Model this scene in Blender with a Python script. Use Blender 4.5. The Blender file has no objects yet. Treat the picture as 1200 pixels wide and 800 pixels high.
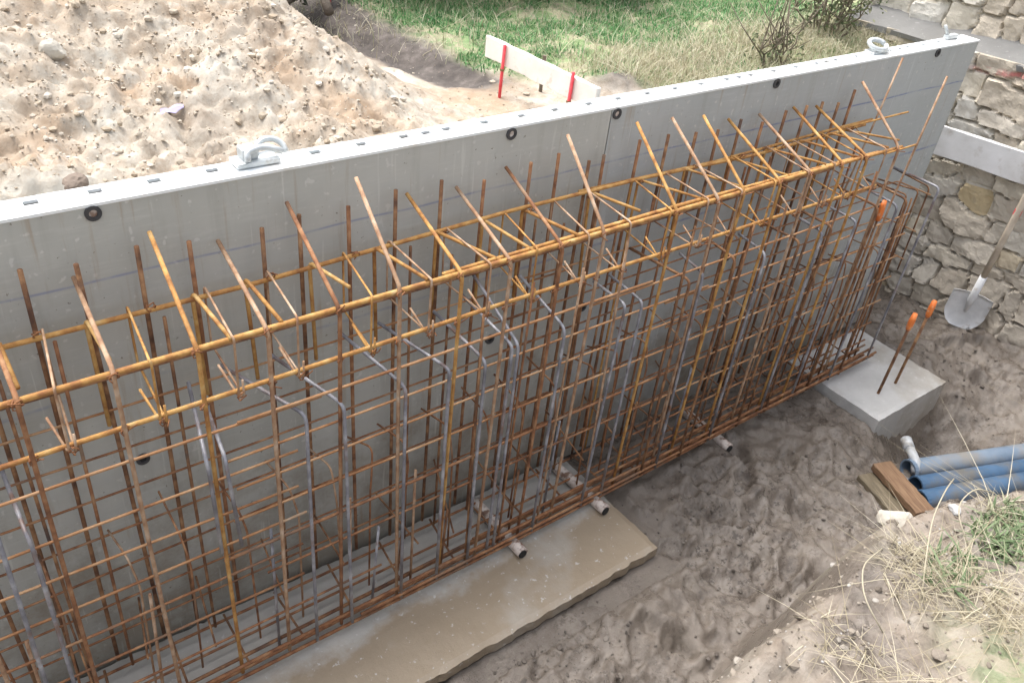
import bpy, math, random
import numpy as np
random.seed(7); RNG = np.random.default_rng(7)
U = 2.1                                   # metres per layout unit; layout: x along formwork, y away, z up, eye at z=0
Z0 = 1.31                                 # blinding slab lies at layout z=-1.31
def W(p): return (p[0]*U, p[1]*U, (p[2]+Z0)*U)
scene = bpy.context.scene
COL = scene.collection

# ------------------------------------------------------------------ noise
def _hash(ix, iy, s):
    n = (ix*374761393 + iy*668265263 + s*1442695041) & 0xffffffff
    n = ((n ^ (n >> 13))*1274126177) & 0xffffffff
    return ((n ^ (n >> 16)) & 0xffff)/65535.0
def vnoise(x, y, s=0):
    x = np.asarray(x, float); y = np.asarray(y, float)
    ix = np.floor(x).astype(np.int64); iy = np.floor(y).astype(np.int64)
    fx = x-ix; fy = y-iy
    fx = fx*fx*(3-2*fx); fy = fy*fy*(3-2*fy)
    a = _hash(ix, iy, s); b = _hash(ix+1, iy, s); c = _hash(ix, iy+1, s); d = _hash(ix+1, iy+1, s)
    return (a*(1-fx)+b*fx)*(1-fy)+(c*(1-fx)+d*fx)*fy
def fbm(x, y, o=4, s=0, g=.5):
    t = 0; a = 1; n = 0
    for k in range(o):
        t = t+a*(vnoise(x*2**k+17.3*k, y*2**k-9.1*k, s+k)-.5); n += a; a *= g
    return t/n*2
def sm(a, b, x):
    t = np.clip((np.asarray(x, float)-a)/(b-a), 0, 1); return t*t*(3-2*t)

# ------------------------------------------------------------------ materials
def new_mat(name):
    m = bpy.data.materials.new(name); m.use_nodes = True
    nt = m.node_tree; nt.nodes.clear()
    out = nt.nodes.new('ShaderNodeOutputMaterial'); b = nt.nodes.new('ShaderNodeBsdfPrincipled')
    nt.links.new(b.outputs[0], out.inputs[0])
    return m, nt, b
def N(nt, t, **k):
    n = nt.nodes.new(t)
    for a, v in k.items():
        if a in n.inputs.keys() if hasattr(n.inputs, 'keys') else False: n.inputs[a].default_value = v
        else: setattr(n, a, v)
    return n
def noise(nt, scale, detail=4, rough=.6, vec=None):
    n = nt.nodes.new('ShaderNodeTexNoise'); n.inputs['Scale'].default_value = scale
    n.inputs['Detail'].default_value = detail; n.inputs['Roughness'].default_value = rough
    if vec is None:
        tc = nt.nodes.new('ShaderNodeTexCoord'); vec = tc.outputs['Object']
    nt.links.new(vec, n.inputs['Vector']); return n.outputs['Fac']
def ramp(nt, fac, stops):
    r = nt.nodes.new('ShaderNodeValToRGB'); nt.links.new(fac, r.inputs[0])
    e = r.color_ramp.elements
    while len(e) < len(stops): e.new(.5)
    for i, (p, c) in enumerate(stops):
        e[i].position = p; e[i].color = (c if len(c) == 4 else (*c, 1))
    return r.outputs[0]
def mix(nt, fac, a, b, mode='MIX'):
    n = nt.nodes.new('ShaderNodeMixRGB'); n.blend_type = mode
    for i, v in ((0, fac), (1, a), (2, b)):
        if isinstance(v, (int, float)): n.inputs[i].default_value = v
        elif isinstance(v, tuple): n.inputs[i].default_value = (*v, 1) if len(v) == 3 else v
        else: nt.links.new(v, n.inputs[i])
    return n.outputs[0]
def bump(nt, b, h, strength, dist=.01):
    n = nt.nodes.new('ShaderNodeBump'); n.inputs['Strength'].default_value = strength
    n.inputs['Distance'].default_value = dist
    nt.links.new(h, n.inputs['Height']); nt.links.new(n.outputs[0], b.inputs['Normal'])
def setin(nt, b, name, v):
    if isinstance(v, (int, float)): b.inputs[name].default_value = v
    elif isinstance(v, tuple): b.inputs[name].default_value = (*v, 1)
    else: nt.links.new(v, b.inputs[name])
def basic(name, stops, scale=8, rough=.8, detail=5, bs=.3, bd=.003, bscale=None, metallic=0, second=None):
    m, nt, b = new_mat(name)
    f = noise(nt, scale, detail)
    c = ramp(nt, f, stops)
    if second:
        sc, lo, hi, col = second
        g = ramp(nt, noise(nt, sc, 5), [(lo, (0,0,0)), (hi, (1,1,1))])
        c = mix(nt, g, c, col)
    setin(nt, b, 'Base Color', c); setin(nt, b, 'Roughness', rough); setin(nt, b, 'Metallic', metallic)
    bump(nt, b, noise(nt, bscale or scale*6, 5), bs, bd)
    return m
def attr(nt, name):
    a = nt.nodes.new('ShaderNodeAttribute'); a.attribute_name = name; return a
M = {}
M['rust_bright'] = basic('rust_bright', [(.3, (.22,.09,.03)), (.47, (.40,.20,.058)), (.6, (.50,.29,.095)), (.75, (.54,.38,.19))], 22, .85, second=(9, .56, .76, (.22,.085,.035)))
M['rust_yellow'] = basic('rust_yellow', [(.3, (.34,.155,.05)), (.5, (.50,.29,.095)), (.72, (.58,.41,.19))], 26, .8)
M['rust_brown'] = basic('rust_brown', [(.3, (.075,.036,.022)), (.48, (.19,.092,.045)), (.62, (.32,.175,.085)), (.8, (.40,.27,.16))], 18, .9, second=(7, .58, .76, (.085,.066,.058)))
M['rust_red'] = basic('rust_red', [(.3, (.11,.047,.025)), (.5, (.26,.118,.054)), (.72, (.40,.235,.125))], 20, .9, second=(6, .55, .75, (.20,.15,.11)))
M['rust_pale'] = basic('rust_pale', [(.3, (.21,.10,.055)), (.5, (.36,.225,.135)), (.7, (.50,.38,.28))], 20, .85)
M['mill_steel'] = basic('mill_steel', [(.3, (.12,.118,.13)), (.5, (.235,.235,.26)), (.7, (.44,.44,.46))], 14, .42, metallic=.1, second=(9, .54, .72, (.19,.10,.06)))
M['mesh_bar'] = basic('mesh_bar', [(.3, (.19,.08,.035)), (.48, (.34,.17,.075)), (.64, (.44,.28,.16)), (.78, (.50,.41,.33))], 7, .85)
M['tie_wire'] = basic('tie_wire', [(.3, (.15,.055,.025)), (.7, (.34,.15,.055))], 40, .8)
M['steel_frame'] = basic('steel_frame', [(.3, (.74,.78,.78)), (.55, (.80,.82,.82)), (.75, (.70,.70,.67))], 10, .42, bs=.15, second=(5, .58, .75, (.62,.60,.55)))
M['zinc'] = basic('zinc', [(.3, (.42,.45,.46)), (.6, (.64,.67,.67))], 12, .45, metallic=.35, second=(18, .6, .72, (.40,.37,.32)))
M['dark_rubber'] = basic('dark_rubber', [(.3, (.025,.026,.028)), (.7, (.07,.07,.075))], 30, .6)
M['dark_hole'] = basic('dark_hole', [(.3, (.012,.012,.013)), (.7, (.03,.03,.03))], 30, .9)
M['pvc_white'] = basic('pvc_white', [(.35, (.54,.46,.41)), (.6, (.66,.60,.55))], 12, .45, second=(20, .50, .62, (.20,.125,.09)))
M['pipe_blue'] = basic('pipe_blue', [(.3, (.035,.08,.15)), (.6, (.06,.12,.21))], 6, .4, second=(5, .50, .68, (.12,.12,.115)))
M['pipe_dusty'] = basic('pipe_dusty', [(.3, (.09,.14,.21)), (.6, (.17,.22,.285))], 6, .5, second=(4, .52, .68, (.21,.205,.195)))
M['pipe_pale'] = basic('pipe_pale', [(.3, (.30,.33,.36)), (.6, (.48,.50,.52))], 8, .5, second=(9, .48, .66, (.20,.18,.155)))
M['orange_cap'] = basic('orange_cap', [(.3, (.70,.16,.03)), (.7, (.82,.27,.07))], 20, .5, second=(40, .56, .7, (.62,.48,.36)))
M['red_paint'] = basic('red_paint', [(.3, (.60,.035,.05)), (.6, (.72,.075,.09)), (.75, (.62,.24,.2))], 30, .6)
M['white_board'] = basic('white_board', [(.3, (.70,.66,.60)), (.6, (.80,.77,.72))], 9, .7, second=(16, .60, .76, (.58,.50,.42)))
M['grey_board'] = basic('grey_board', [(.3, (.52,.51,.50)), (.5, (.64,.64,.64)), (.7, (.72,.72,.73))], 5, .7, second=(8, .56, .74, (.40,.37,.33)))
M['shovel_steel'] = basic('shovel_steel', [(.3, (.62,.63,.64)), (.6, (.76,.77,.78))], 14, .5, metallic=0.0, second=(10, .57, .7, (.44,.38,.32)))
M['ash_handle'] = basic('ash_handle', [(.3, (.46,.38,.29)), (.6, (.60,.52,.42))], 18, .6)
M['purple_sheet'] = basic('purple_sheet', [(.3, (.33,.29,.46)), (.6, (.46,.42,.58))], 25, .6)
M['pale_stone'] = basic('pale_stone', [(.3, (.34,.31,.26)), (.6, (.50,.47,.41))], 9, .9, bs=.6, bd=.01)
M['dark_stone'] = basic('dark_stone', [(.3, (.14,.11,.09)), (.6, (.24,.19,.15))], 9, .9, bs=.6, bd=.01)
M['bark'] = basic('bark', [(.3, (.07,.055,.042)), (.6, (.17,.14,.11)), (.8, (.26,.23,.19))], 14, .9, bs=.7, bd=.01)
M['twig'] = basic('twig', [(.3, (.09,.072,.055)), (.6, (.20,.165,.12))], 14, .9)

# timber
def timber(name, a, b2, c):
    m, nt, b = new_mat(name)
    tc = N(nt, 'ShaderNodeTexCoord'); mp = N(nt, 'ShaderNodeMapping'); mp.inputs['Scale'].default_value = (2, 22, 22)
    nt.links.new(tc.outputs['Object'], mp.inputs['Vector'])
    f = noise(nt, 4, 5, .65, mp.outputs[0])
    setin(nt, b, 'Base Color', ramp(nt, f, [(.3, a), (.5, b2), (.7, c)])); setin(nt, b, 'Roughness', .8)
    bump(nt, b, f, .5, .004); return m
M['timber_brown'] = timber('timber_brown', (.09,.05,.028), (.17,.10,.056), (.24,.155,.09))
M['timber_dull'] = timber('timber_dull', (.07,.055,.036), (.13,.105,.068), (.20,.165,.115))

# leaf-like materials with per-blade tone
def blade_mat(name, stops, rough=.7, trans=.25):
    m, nt, b = new_mat(name)
    a = attr(nt, 'tone'); c = ramp(nt, a.outputs['Fac'], stops)
    setin(nt, b, 'Base Color', c); setin(nt, b, 'Roughness', rough)
    t = N(nt, 'ShaderNodeBsdfTranslucent'); nt.links.new(c, t.inputs[0])
    ms = N(nt, 'ShaderNodeMixShader'); ms.inputs[0].default_value = trans
    out = [n for n in nt.nodes if n.type == 'OUTPUT_MATERIAL'][0]
    nt.links.new(b.outputs[0], ms.inputs[1]); nt.links.new(t.outputs[0], ms.inputs[2]); nt.links.new(ms.outputs[0], out.inputs[0])
    return m
M['grass_green'] = blade_mat('grass_green', [(0, (.04,.125,.04)), (.45, (.075,.25,.075)), (.8, (.14,.32,.115)), (1, (.38,.40,.24))])
M['weed_green'] = blade_mat('weed_green', [(0, (.09,.14,.06)), (.5, (.16,.23,.11)), (.8, (.25,.30,.17)), (1, (.42,.40,.28))])
M['grass_dry'] = blade_mat('grass_dry', [(0, (.28,.24,.15)), (.4, (.46,.42,.29)), (.8, (.60,.56,.43)), (1, (.30,.34,.17))])
M['straw'] = blade_mat('straw', [(0, (.26,.22,.14)), (.5, (.42,.37,.26)), (1, (.56,.51,.39))])
M['leaf_olive'] = blade_mat('leaf_olive', [(0, (.05,.07,.03)), (.5, (.12,.15,.07)), (1, (.28,.27,.16))])
M['leaf_dark'] = blade_mat('leaf_dark', [(0, (.03,.035,.025)), (.6, (.065,.08,.045)), (1, (.13,.115,.08))])

# formwork plywood face: coated board with chalk lines, scuffs
def face_mat(name, base, dark, chalk):
    m, nt, b = new_mat(name)
    tc = N(nt, 'ShaderNodeTexCoord'); ob = tc.outputs['Object']
    c = ramp(nt, noise(nt, 1.6, 6, .6, ob), [(.36, dark), (.6, base)])
    mp = N(nt, 'ShaderNodeMapping'); mp.inputs['Scale'].default_value = (3, 3, 30); nt.links.new(ob, mp.inputs['Vector'])
    g = ramp(nt, noise(nt, 3, 6, .7, mp.outputs[0]), [(.52, (0,0,0)), (.75, (.5,.5,.5))])
    c = mix(nt, g, c, tuple(x*1.15 for x in base))
    mp2 = N(nt, 'ShaderNodeMapping'); mp2.inputs['Scale'].default_value = (9, 9, .8); nt.links.new(ob, mp2.inputs['Vector'])
    g2 = ramp(nt, noise(nt, 2, 5, .6, mp2.outputs[0]), [(.55, (0,0,0)), (.8, (.45,.45,.45))])
    c = mix(nt, g2, c, (.25,.245,.21))
    # cement spots
    g3 = ramp(nt, noise(nt, 38, 2, .5, ob), [(.655, (0,0,0)), (.70, (.7,.7,.7))])
    c = mix(nt, g3, c, (.55,.55,.52))
    sep = N(nt, 'ShaderNodeSeparateXYZ'); nt.links.new(ob, sep.inputs[0])
    wob = N(nt, 'ShaderNodeMath', operation='MULTIPLY_ADD'); nt.links.new(noise(nt, 2.2, 2, .5, ob), wob.inputs[0]); wob.inputs[1].default_value = .03; nt.links.new(sep.outputs[2], wob.inputs[2])
    for zl, wd, scl, lo in ((-.578, .006, 3.5, .36), (-.748, .009, 2.4, .47)):
        zt = (zl+Z0)*U+.015
        s = N(nt, 'ShaderNodeMath', operation='SUBTRACT'); nt.links.new(wob.outputs[0], s.inputs[0]); s.inputs[1].default_value = zt
        ab = N(nt, 'ShaderNodeMath', operation='ABSOLUTE'); nt.links.new(s.outputs[0], ab.inputs[0])
        lt = N(nt, 'ShaderNodeMapRange'); nt.links.new(ab.outputs[0], lt.inputs[0])
        lt.inputs[1].default_value = 0; lt.inputs[2].default_value = wd; lt.inputs[3].default_value = 1; lt.inputs[4].default_value = 0
        br = ramp(nt, noise(nt, scl, 5, .7, ob), [(lo, (0,0,0)), (lo+.18, chalk)])
        ml = N(nt, 'ShaderNodeMath', operation='MULTIPLY'); nt.links.new(lt.outputs[0], ml.inputs[0]); nt.links.new(br, ml.inputs[1])
        c = mix(nt, ml.outputs[0], c, (.13,.17,.34))
    # splashed mud plus the dimmer light low on the board, painted in together
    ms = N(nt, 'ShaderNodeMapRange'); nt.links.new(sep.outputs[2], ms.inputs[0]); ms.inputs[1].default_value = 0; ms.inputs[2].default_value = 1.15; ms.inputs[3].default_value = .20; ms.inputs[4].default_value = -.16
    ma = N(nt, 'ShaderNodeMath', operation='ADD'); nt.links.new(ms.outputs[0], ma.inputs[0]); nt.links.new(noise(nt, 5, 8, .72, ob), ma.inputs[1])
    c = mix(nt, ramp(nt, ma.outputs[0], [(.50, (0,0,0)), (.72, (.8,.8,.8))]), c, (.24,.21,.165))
    c = mix(nt, ramp(nt, noise(nt, 60, 3, .6, ob), [(.69, (0,0,0)), (.72, (.8,.8,.8))]), c, (.16,.14,.11))
    mp4 = N(nt, 'ShaderNodeMapping'); mp4.inputs['Scale'].default_value = (15, 15, .9); mp4.inputs['Location'].default_value = (3, 1, 7); nt.links.new(ob, mp4.inputs['Vector'])
    c = mix(nt, ramp(nt, noise(nt, 2, 6, .65, mp4.outputs[0]), [(.60, (0,0,0)), (.74, (.55,.55,.55))]), c, (.30,.215,.13))
    # thin scratches and form-oil runs
    mp3 = N(nt, 'ShaderNodeMapping'); mp3.inputs['Scale'].default_value = (26, 26, 1.2); mp3.inputs['Rotation'].default_value = (0, .12, 0); nt.links.new(ob, mp3.inputs['Vector'])
    c = mix(nt, ramp(nt, noise(nt, 2.5, 3, .5, mp3.outputs[0]), [(.64, (0,0,0)), (.70, (.45,.45,.45))]), c, tuple(x*1.35 for x in base))
    setin(nt, b, 'Base Color', c); setin(nt, b, 'Roughness', .48)
    bump(nt, b, noise(nt, 30, 5, .6, ob), .12, .002)
    return m
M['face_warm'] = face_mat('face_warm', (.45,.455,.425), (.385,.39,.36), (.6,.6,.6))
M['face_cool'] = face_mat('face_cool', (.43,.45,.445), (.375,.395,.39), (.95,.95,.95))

# concrete
def concrete(name, base, mud, lo, hi, rough_wet=.25, film=False):
    m, nt, b = new_mat(name)
    c = ramp(nt, noise(nt, 5, 6, .65), [(.3, tuple(x*.78 for x in base)), (.7, base)])
    g = ramp(nt, noise(nt, 1.9, 6, .62), [(lo, (0,0,0)), (hi, (1,1,1))])
    if film:                      # trodden mud film on the open strip in front of the cage
        tc = N(nt, 'ShaderNodeTexCoord'); sp = N(nt, 'ShaderNodeSeparateXYZ'); nt.links.new(tc.outputs['Object'], sp.inputs[0])
        ad = N(nt, 'ShaderNodeMath', operation='MULTIPLY_ADD'); nt.links.new(noise(nt, 4, 5, .7), ad.inputs[0]); ad.inputs[1].default_value = .30; nt.links.new(sp.outputs[1], ad.inputs[2])
        f2 = ramp(nt, ad.outputs[0], [(.085, (1,1,1)), (.15, (.10,.10,.10))])
        g = mix(nt, 1, ramp(nt, g, [(0, (.45,)*3), (1, (1,)*3)]), f2, 'MULTIPLY')
    c = mix(nt, g, c, mud)
    g2 = ramp(nt, noise(nt, 34, 4, .6), [(.63, (0,0,0)), (.68, (.55,.55,.55))])
    c = mix(nt, g2, c, tuple(min(.6, x*1.5) for x in base))
    setin(nt, b, 'Base Color', c)
    setin(nt, b, 'Roughness', ramp(nt, g, [(0, (.85,)*3), (1, (rough_wet,)*3)]))
    bump(nt, b, noise(nt, 22, 6, .7), .45, .006)
    return m
M['slab_wet'] = concrete('slab_wet', (.46,.45,.42), (.29,.235,.17), .36, .52, .35, True)
M['slab_grey'] = concrete('slab_grey', (.54,.54,.53), (.30,.265,.22), .47, .68, .7)
M['mortar_ledge'] = concrete('mortar_ledge', (.22,.218,.21), (.185,.18,.165), .55, .75, .85)

# soil sheet
def soil_mat():
    m, nt, b = new_mat('soil')
    z = attr(nt, 'zone'); sp = N(nt, 'ShaderNodeSeparateColor'); nt.links.new(z.outputs['Color'], sp.inputs[0])
    n1 = noise(nt, 1.3, 6, .65); n2 = noise(nt, 9, 6, .7); n3 = noise(nt, 45, 4, .6)
    mud = ramp(nt, n2, [(.32, (.062,.051,.042)), (.44, (.13,.108,.090)), (.62, (.215,.187,.16))])
    mud = mix(nt, ramp(nt, noise(nt, 26, 5, .75), [(.38, (.9,.9,.9)), (.46, (0,0,0))]), mud, (.06,.048,.039))
    mud = mix(nt, ramp(nt, n1, [(.42, (0,0,0)), (.62, (.8,.8,.8))]), mud, (.18,.153,.127))
    dry = ramp(nt, n2, [(.28, (.24,.195,.145)), (.44, (.37,.315,.25)), (.60, (.47,.42,.35)), (.8, (.54,.51,.45))])
    dry = mix(nt, ramp(nt, noise(nt, 2.4, 5, .6), [(.46, (0,0,0)), (.66, (.7,.7,.7))]), dry, (.33,.225,.14))
    dry = mix(nt, ramp(nt, noise(nt, 30, 8, .75), [(.36, (.6,.6,.6)), (.46, (0,0,0))]), dry, (.26,.21,.155))
    dry = mix(nt, ramp(nt, noise(nt, 4.2, 7, .7), [(.52, (0,0,0)), (.66, (.65,.65,.65))]), dry, (.50,.49,.44))
    turf = ramp(nt, n2, [(.3, (.13,.17,.08)), (.46, (.18,.27,.11)), (.56, (.36,.32,.22)), (.7, (.19,.28,.12))])
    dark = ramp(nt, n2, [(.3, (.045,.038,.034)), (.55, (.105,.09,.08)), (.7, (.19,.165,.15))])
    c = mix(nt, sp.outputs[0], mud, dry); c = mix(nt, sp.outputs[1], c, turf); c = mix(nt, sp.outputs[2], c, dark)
    setin(nt, b, 'Base Color', c)
    wet = ramp(nt, n1, [(.44, (.12,)*3), (.62, (.40,)*3)])
    setin(nt, b, 'Roughness', mix(nt, sp.outputs[0], wet, (.95,.95,.95)))
    n4 = noise(nt, 34, 9, .78); h = mix(nt, .65, n2, n4); bump(nt, b, h, .75, .014)
    return m
M['soil'] = soil_mat()
def clod_mat():
    m, nt, b = new_mat('clod')
    a = attr(nt, 'tone'); n2 = noise(nt, 16, 5, .7)
    c = ramp(nt, a.outputs['Fac'], [(0, (.30,.245,.18)), (.3, (.39,.33,.255)), (.6, (.46,.41,.335)), (1, (.54,.51,.45))])
    c = mix(nt, ramp(nt, n2, [(.35, (.6,.6,.6)), (.55, (0,0,0))]), c, (.33,.25,.17))
    setin(nt, b, 'Base Color', c); setin(nt, b, 'Roughness', .95); bump(nt, b, noise(nt, 60, 4), .6, .006); return m
M['clod'] = clod_mat()
def mudclod_mat():
    m, nt, b = new_mat('mud_clod')
    a = attr(nt, 'tone')
    c = ramp(nt, a.outputs['Fac'], [(0, (.06,.05,.042)), (.5, (.115,.096,.08)), (1, (.20,.175,.15))])
    setin(nt, b, 'Base Color', c); setin(nt, b, 'Roughness', .65); bump(nt, b, noise(nt, 40, 4), .6, .006); return m
M['mud_clod'] = mudclod_mat()
def bankclod_mat():
    m, nt, b = new_mat('bank_clod')
    a = attr(nt, 'tone'); c = ramp(nt, a.outputs['Fac'], [(0, (.12,.10,.08)), (.6, (.24,.205,.165)), (.9, (.30,.275,.24)), (1, (.44,.44,.44))])
    setin(nt, b, 'Base Color', c); setin(nt, b, 'Roughness', .9); bump(nt, b, noise(nt, 50, 4), .6, .005); return m
M['bank_clod'] = bankclod_mat()
def stone_mat():
    m, nt, b = new_mat('rubble_stone')
    t = attr(nt, 'stone'); sp = N(nt, 'ShaderNodeSeparateColor'); nt.links.new(t.outputs['Color'], sp.inputs[0])
    c = ramp(nt, sp.outputs[0], [(0, (.44,.39,.32)), (.25, (.58,.51,.41)), (.5, (.60,.575,.52)), (.72, (.66,.60,.49)), (.86, (.68,.66,.61)), (.94, (.66,.53,.31)), (1, (.54,.51,.47))])
    n = noise(nt, 11, 6, .7)
    c = mix(nt, ramp(nt, n, [(.34, (.4,.4,.4)), (.52, (0,0,0))]), c, (.38,.33,.26))
    mortar = ramp(nt, noise(nt, 18, 5), [(.3, (.40,.365,.30)), (.7, (.58,.54,.46))])
    c = mix(nt, sp.outputs[1], mortar, c)
    c = mix(nt, sp.outputs[2], c, ramp(nt, noise(nt, 8, 5), [(.3, (.25,.22,.18)), (.7, (.42,.375,.315))]))
    rp = attr(nt, 'mark'); g = N(nt, 'ShaderNodeMath', operation='MULTIPLY'); nt.links.new(rp.outputs['Fac'], g.inputs[0])
    nt.links.new(ramp(nt, noise(nt, 22, 4), [(.42, (0,0,0)), (.58, (.75,.75,.75))]), g.inputs[1])
    c = mix(nt, g.outputs[0], c, (.60,.16,.16))
    setin(nt, b, 'Base Color', c); setin(nt, b, 'Roughness', .9); bump(nt, b, noise(nt, 35, 6, .7), .7, .012); return m
M['rubble_stone'] = stone_mat()

# ------------------------------------------------------------------ object helpers
def prop(o, label=None, cat=None, group=None, kind=None):
    if label: o['label'] = label
    if cat: o['category'] = cat
    if group: o['group'] = group
    if kind: o['kind'] = kind
    return o
def empty(name, base, label, cat, group=None):
    o = bpy.data.objects.new(name, None); COL.objects.link(o); o.location = W(base)
    o.empty_display_size = .1
    return prop(o, label, cat, group)
class MB:
    def __init__(s): s.v = []; s.f = []; s.n = 0; s.at = []
    def add(s, v, f):
        k = s.n; s.v.extend([tuple(p) for p in v]); s.f.extend([tuple(i+k for i in q) for q in f]); s.n += len(v)
    def box(s, a, b):
        (x0, y0, z0), (x1, y1, z1) = a, b
        v = [(x0,y0,z0),(x1,y0,z0),(x1,y1,z0),(x0,y1,z0),(x0,y0,z1),(x1,y0,z1),(x1,y1,z1),(x0,y1,z1)]
        s.add(v, [(0,3,2,1),(4,5,6,7),(0,1,5,4),(1,2,6,5),(2,3,7,6),(3,0,4,7)])
    def obox(s, c, ax, ay, az):   # centre and half axes
        c, ax, ay, az = map(np.array, (c, ax, ay, az))
        v = [c+sx*ax+sy*ay+sz*az for sz in (-1,1) for sx, sy in ((-1,-1),(1,-1),(1,1),(-1,1))]
        s.add(v, [(0,3,2,1),(4,5,6,7),(0,1,5,4),(1,2,6,5),(2,3,7,6),(3,0,4,7)])
    def tube(s, pts, r, sides=8, cap=True, fil=0, seg=4, sub=0, wob=0):
        P = [np.array(p, float) for p in pts]
        if fil:
            Q = [P[0]]
            for i in range(1, len(P)-1):
                a, b, c = P[i-1], P[i], P[i+1]
                d1 = a-b; d2 = c-b; l1 = np.linalg.norm(d1); l2 = np.linalg.norm(d2)
                f = min(fil, l1*.45, l2*.45); p1 = b+d1/l1*f; p2 = b+d2/l2*f
                for k in range(seg+1):
                    t = k/seg; Q.append((1-t)**2*p1+2*t*(1-t)*b+t*t*p2)
            Q.append(P[-1]); P = Q
        if sub:
            Q = []
            for a, b in zip(P[:-1], P[1:]):
                n = max(1, int(np.linalg.norm(b-a)/sub))
                for k in range(n): Q.append(a+(b-a)*k/n)
            Q.append(P[-1]); P = Q
            if wob:
                ph = RNG.uniform(0, 100)
                for i in range(len(P)):
                    t = i*.37+ph
                    P[i] = P[i]+wob*np.array([math.sin(t*.9), math.sin(t*1.3+1), math.sin(t*.7+2)*.6])
        rr = r if hasattr(r, '__len__') else [r]*len(P)
        T = [P[min(i+1, len(P)-1)]-P[max(i-1, 0)] for i in range(len(P))]
        T = [t/np.linalg.norm(t) for t in T]
        u = np.cross(T[0], (0.31, .17, .93)); u /= np.linalg.norm(u)
        v = []; f = []
        for i, p in enumerate(P):
            u = u-T[i]*(u@T[i]); u /= np.linalg.norm(u); w = np.cross(T[i], u)
            for k in range(sides):
                a = 2*math.pi*k/sides; v.append(p+rr[i]*(math.cos(a)*u+math.sin(a)*w))
        for i in range(len(P)-1):
            for k in range(sides):
                k2 = (k+1) % sides; f.append((i*sides+k, i*sides+k2, (i+1)*sides+k2, (i+1)*sides+k))
        if cap:
            f.append(tuple(range(sides-1, -1, -1))); f.append(tuple((len(P)-1)*sides+k for k in range(sides)))
        s.add(v, f)
    def ring(s, c, ax, r0, r1, h, n=20):   # flat washer with depth h along ax
        c = np.array(c, float); ax = np.array(ax, float); ax /= np.linalg.norm(ax)
        u = np.cross(ax, (.2, .3, .9)); u /= np.linalg.norm(u); w = np.cross(ax, u); v = []; f = []
        for k in range(n):
            a = 2*math.pi*k/n; d = math.cos(a)*u+math.sin(a)*w
            v += [c+d*r1, c+d*r1+ax*h, c+d*r0+ax*h, c+d*r0]
        for k in range(n):
            a = 4*k; b = 4*((k+1) % n)
            for j in range(4): f.append((a+j, b+j, b+(j+1) % 4, a+(j+1) % 4))
        s.add(v, f)
    def disc(s, c, ax, r, h, n=16):
        c = np.array(c, float); ax = np.array(ax, float); ax /= np.linalg.norm(ax)
        u = np.cross(ax, (.2, .3, .9)); u /= np.linalg.norm(u); w = np.cross(ax, u)
        v = [c+(math.cos(2*math.pi*k/n)*u+math.sin(2*math.pi*k/n)*w)*r for k in range(n)]; v += [p+ax*h for p in v]
        f = [(k, (k+1) % n, n+(k+1) % n, n+k) for k in range(n)]+[tuple(range(n-1, -1, -1)), tuple(range(n, 2*n))]
        s.add(v, f)
    def build(s, name, mat, parent=None, smooth=False, tone=None, bevel=0, units=True, sharp=False):
        A = np.array(s.v, float)
        if units: A = A*U; A[:, 2] += Z0*U
        off = np.zeros(3)
        o_par = parent
        while o_par is not None: off = off+np.array(o_par.location); o_par = o_par.parent
        A -= off
        me = bpy.data.meshes.new(name); me.from_pydata(A.tolist(), [], s.f); me.update()
        me.materials.append(mat)
        if smooth: me.polygons.foreach_set('use_smooth', [True]*len(me.polygons))
        if tone is not None:
            a = me.attributes.new('tone', 'FLOAT', 'POINT'); a.data.foreach_set('value', np.asarray(tone, float))
        o = bpy.data.objects.new(name, me); COL.objects.link(o)
        if parent: o.parent = parent
        if bevel:
            md = o.modifiers.new('bevel', 'BEVEL'); md.width = bevel; md.segments = 2; md.limit_method = 'ANGLE'
        return o
def recenter(o, base):     # give a parentless mesh its base as origin
    b = np.array(W(base)); me = o.data
    co = np.empty(len(me.vertices)*3); me.vertices.foreach_get('co', co); co = co.reshape(-1, 3)-b
    me.vertices.foreach_set('co', co.ravel()); me.update(); o.location = b; return o

# ------------------------------------------------------------------ camera
cam = bpy.data.cameras.new('camera'); co = bpy.data.objects.new('camera', cam); COL.objects.link(co)
def cam_setup():
    from mathutils import Matrix
    c = np.array([600., 400.]); a = np.array([2090, -126.])-c; b = np.array([425, 1800.])-c
    f = math.sqrt(-(a@b))
    X = np.array([a[0], a[1], f]); X /= np.linalg.norm(X)
    D = np.array([b[0], b[1], f]); D /= np.linalg.norm(D)
    Z = -D; Y = np.cross(Z, X); R = np.stack([X, Y, Z])
    r = R@np.array([1, 0, 0]); u = -R@np.array([0, 1, 0]); k = -R@np.array([0, 0, 1])
    m = Matrix(((r[0], u[0], k[0], 0), (r[1], u[1], k[1], -1*U), (r[2], u[2], k[2], Z0*U), (0, 0, 0, 1)))
    co.matrix_world = m; cam.sensor_width = 36; cam.lens = 36*f/1200
    cam.clip_start = .05; cam.clip_end = 1000
cam_setup(); scene.camera = co

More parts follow.
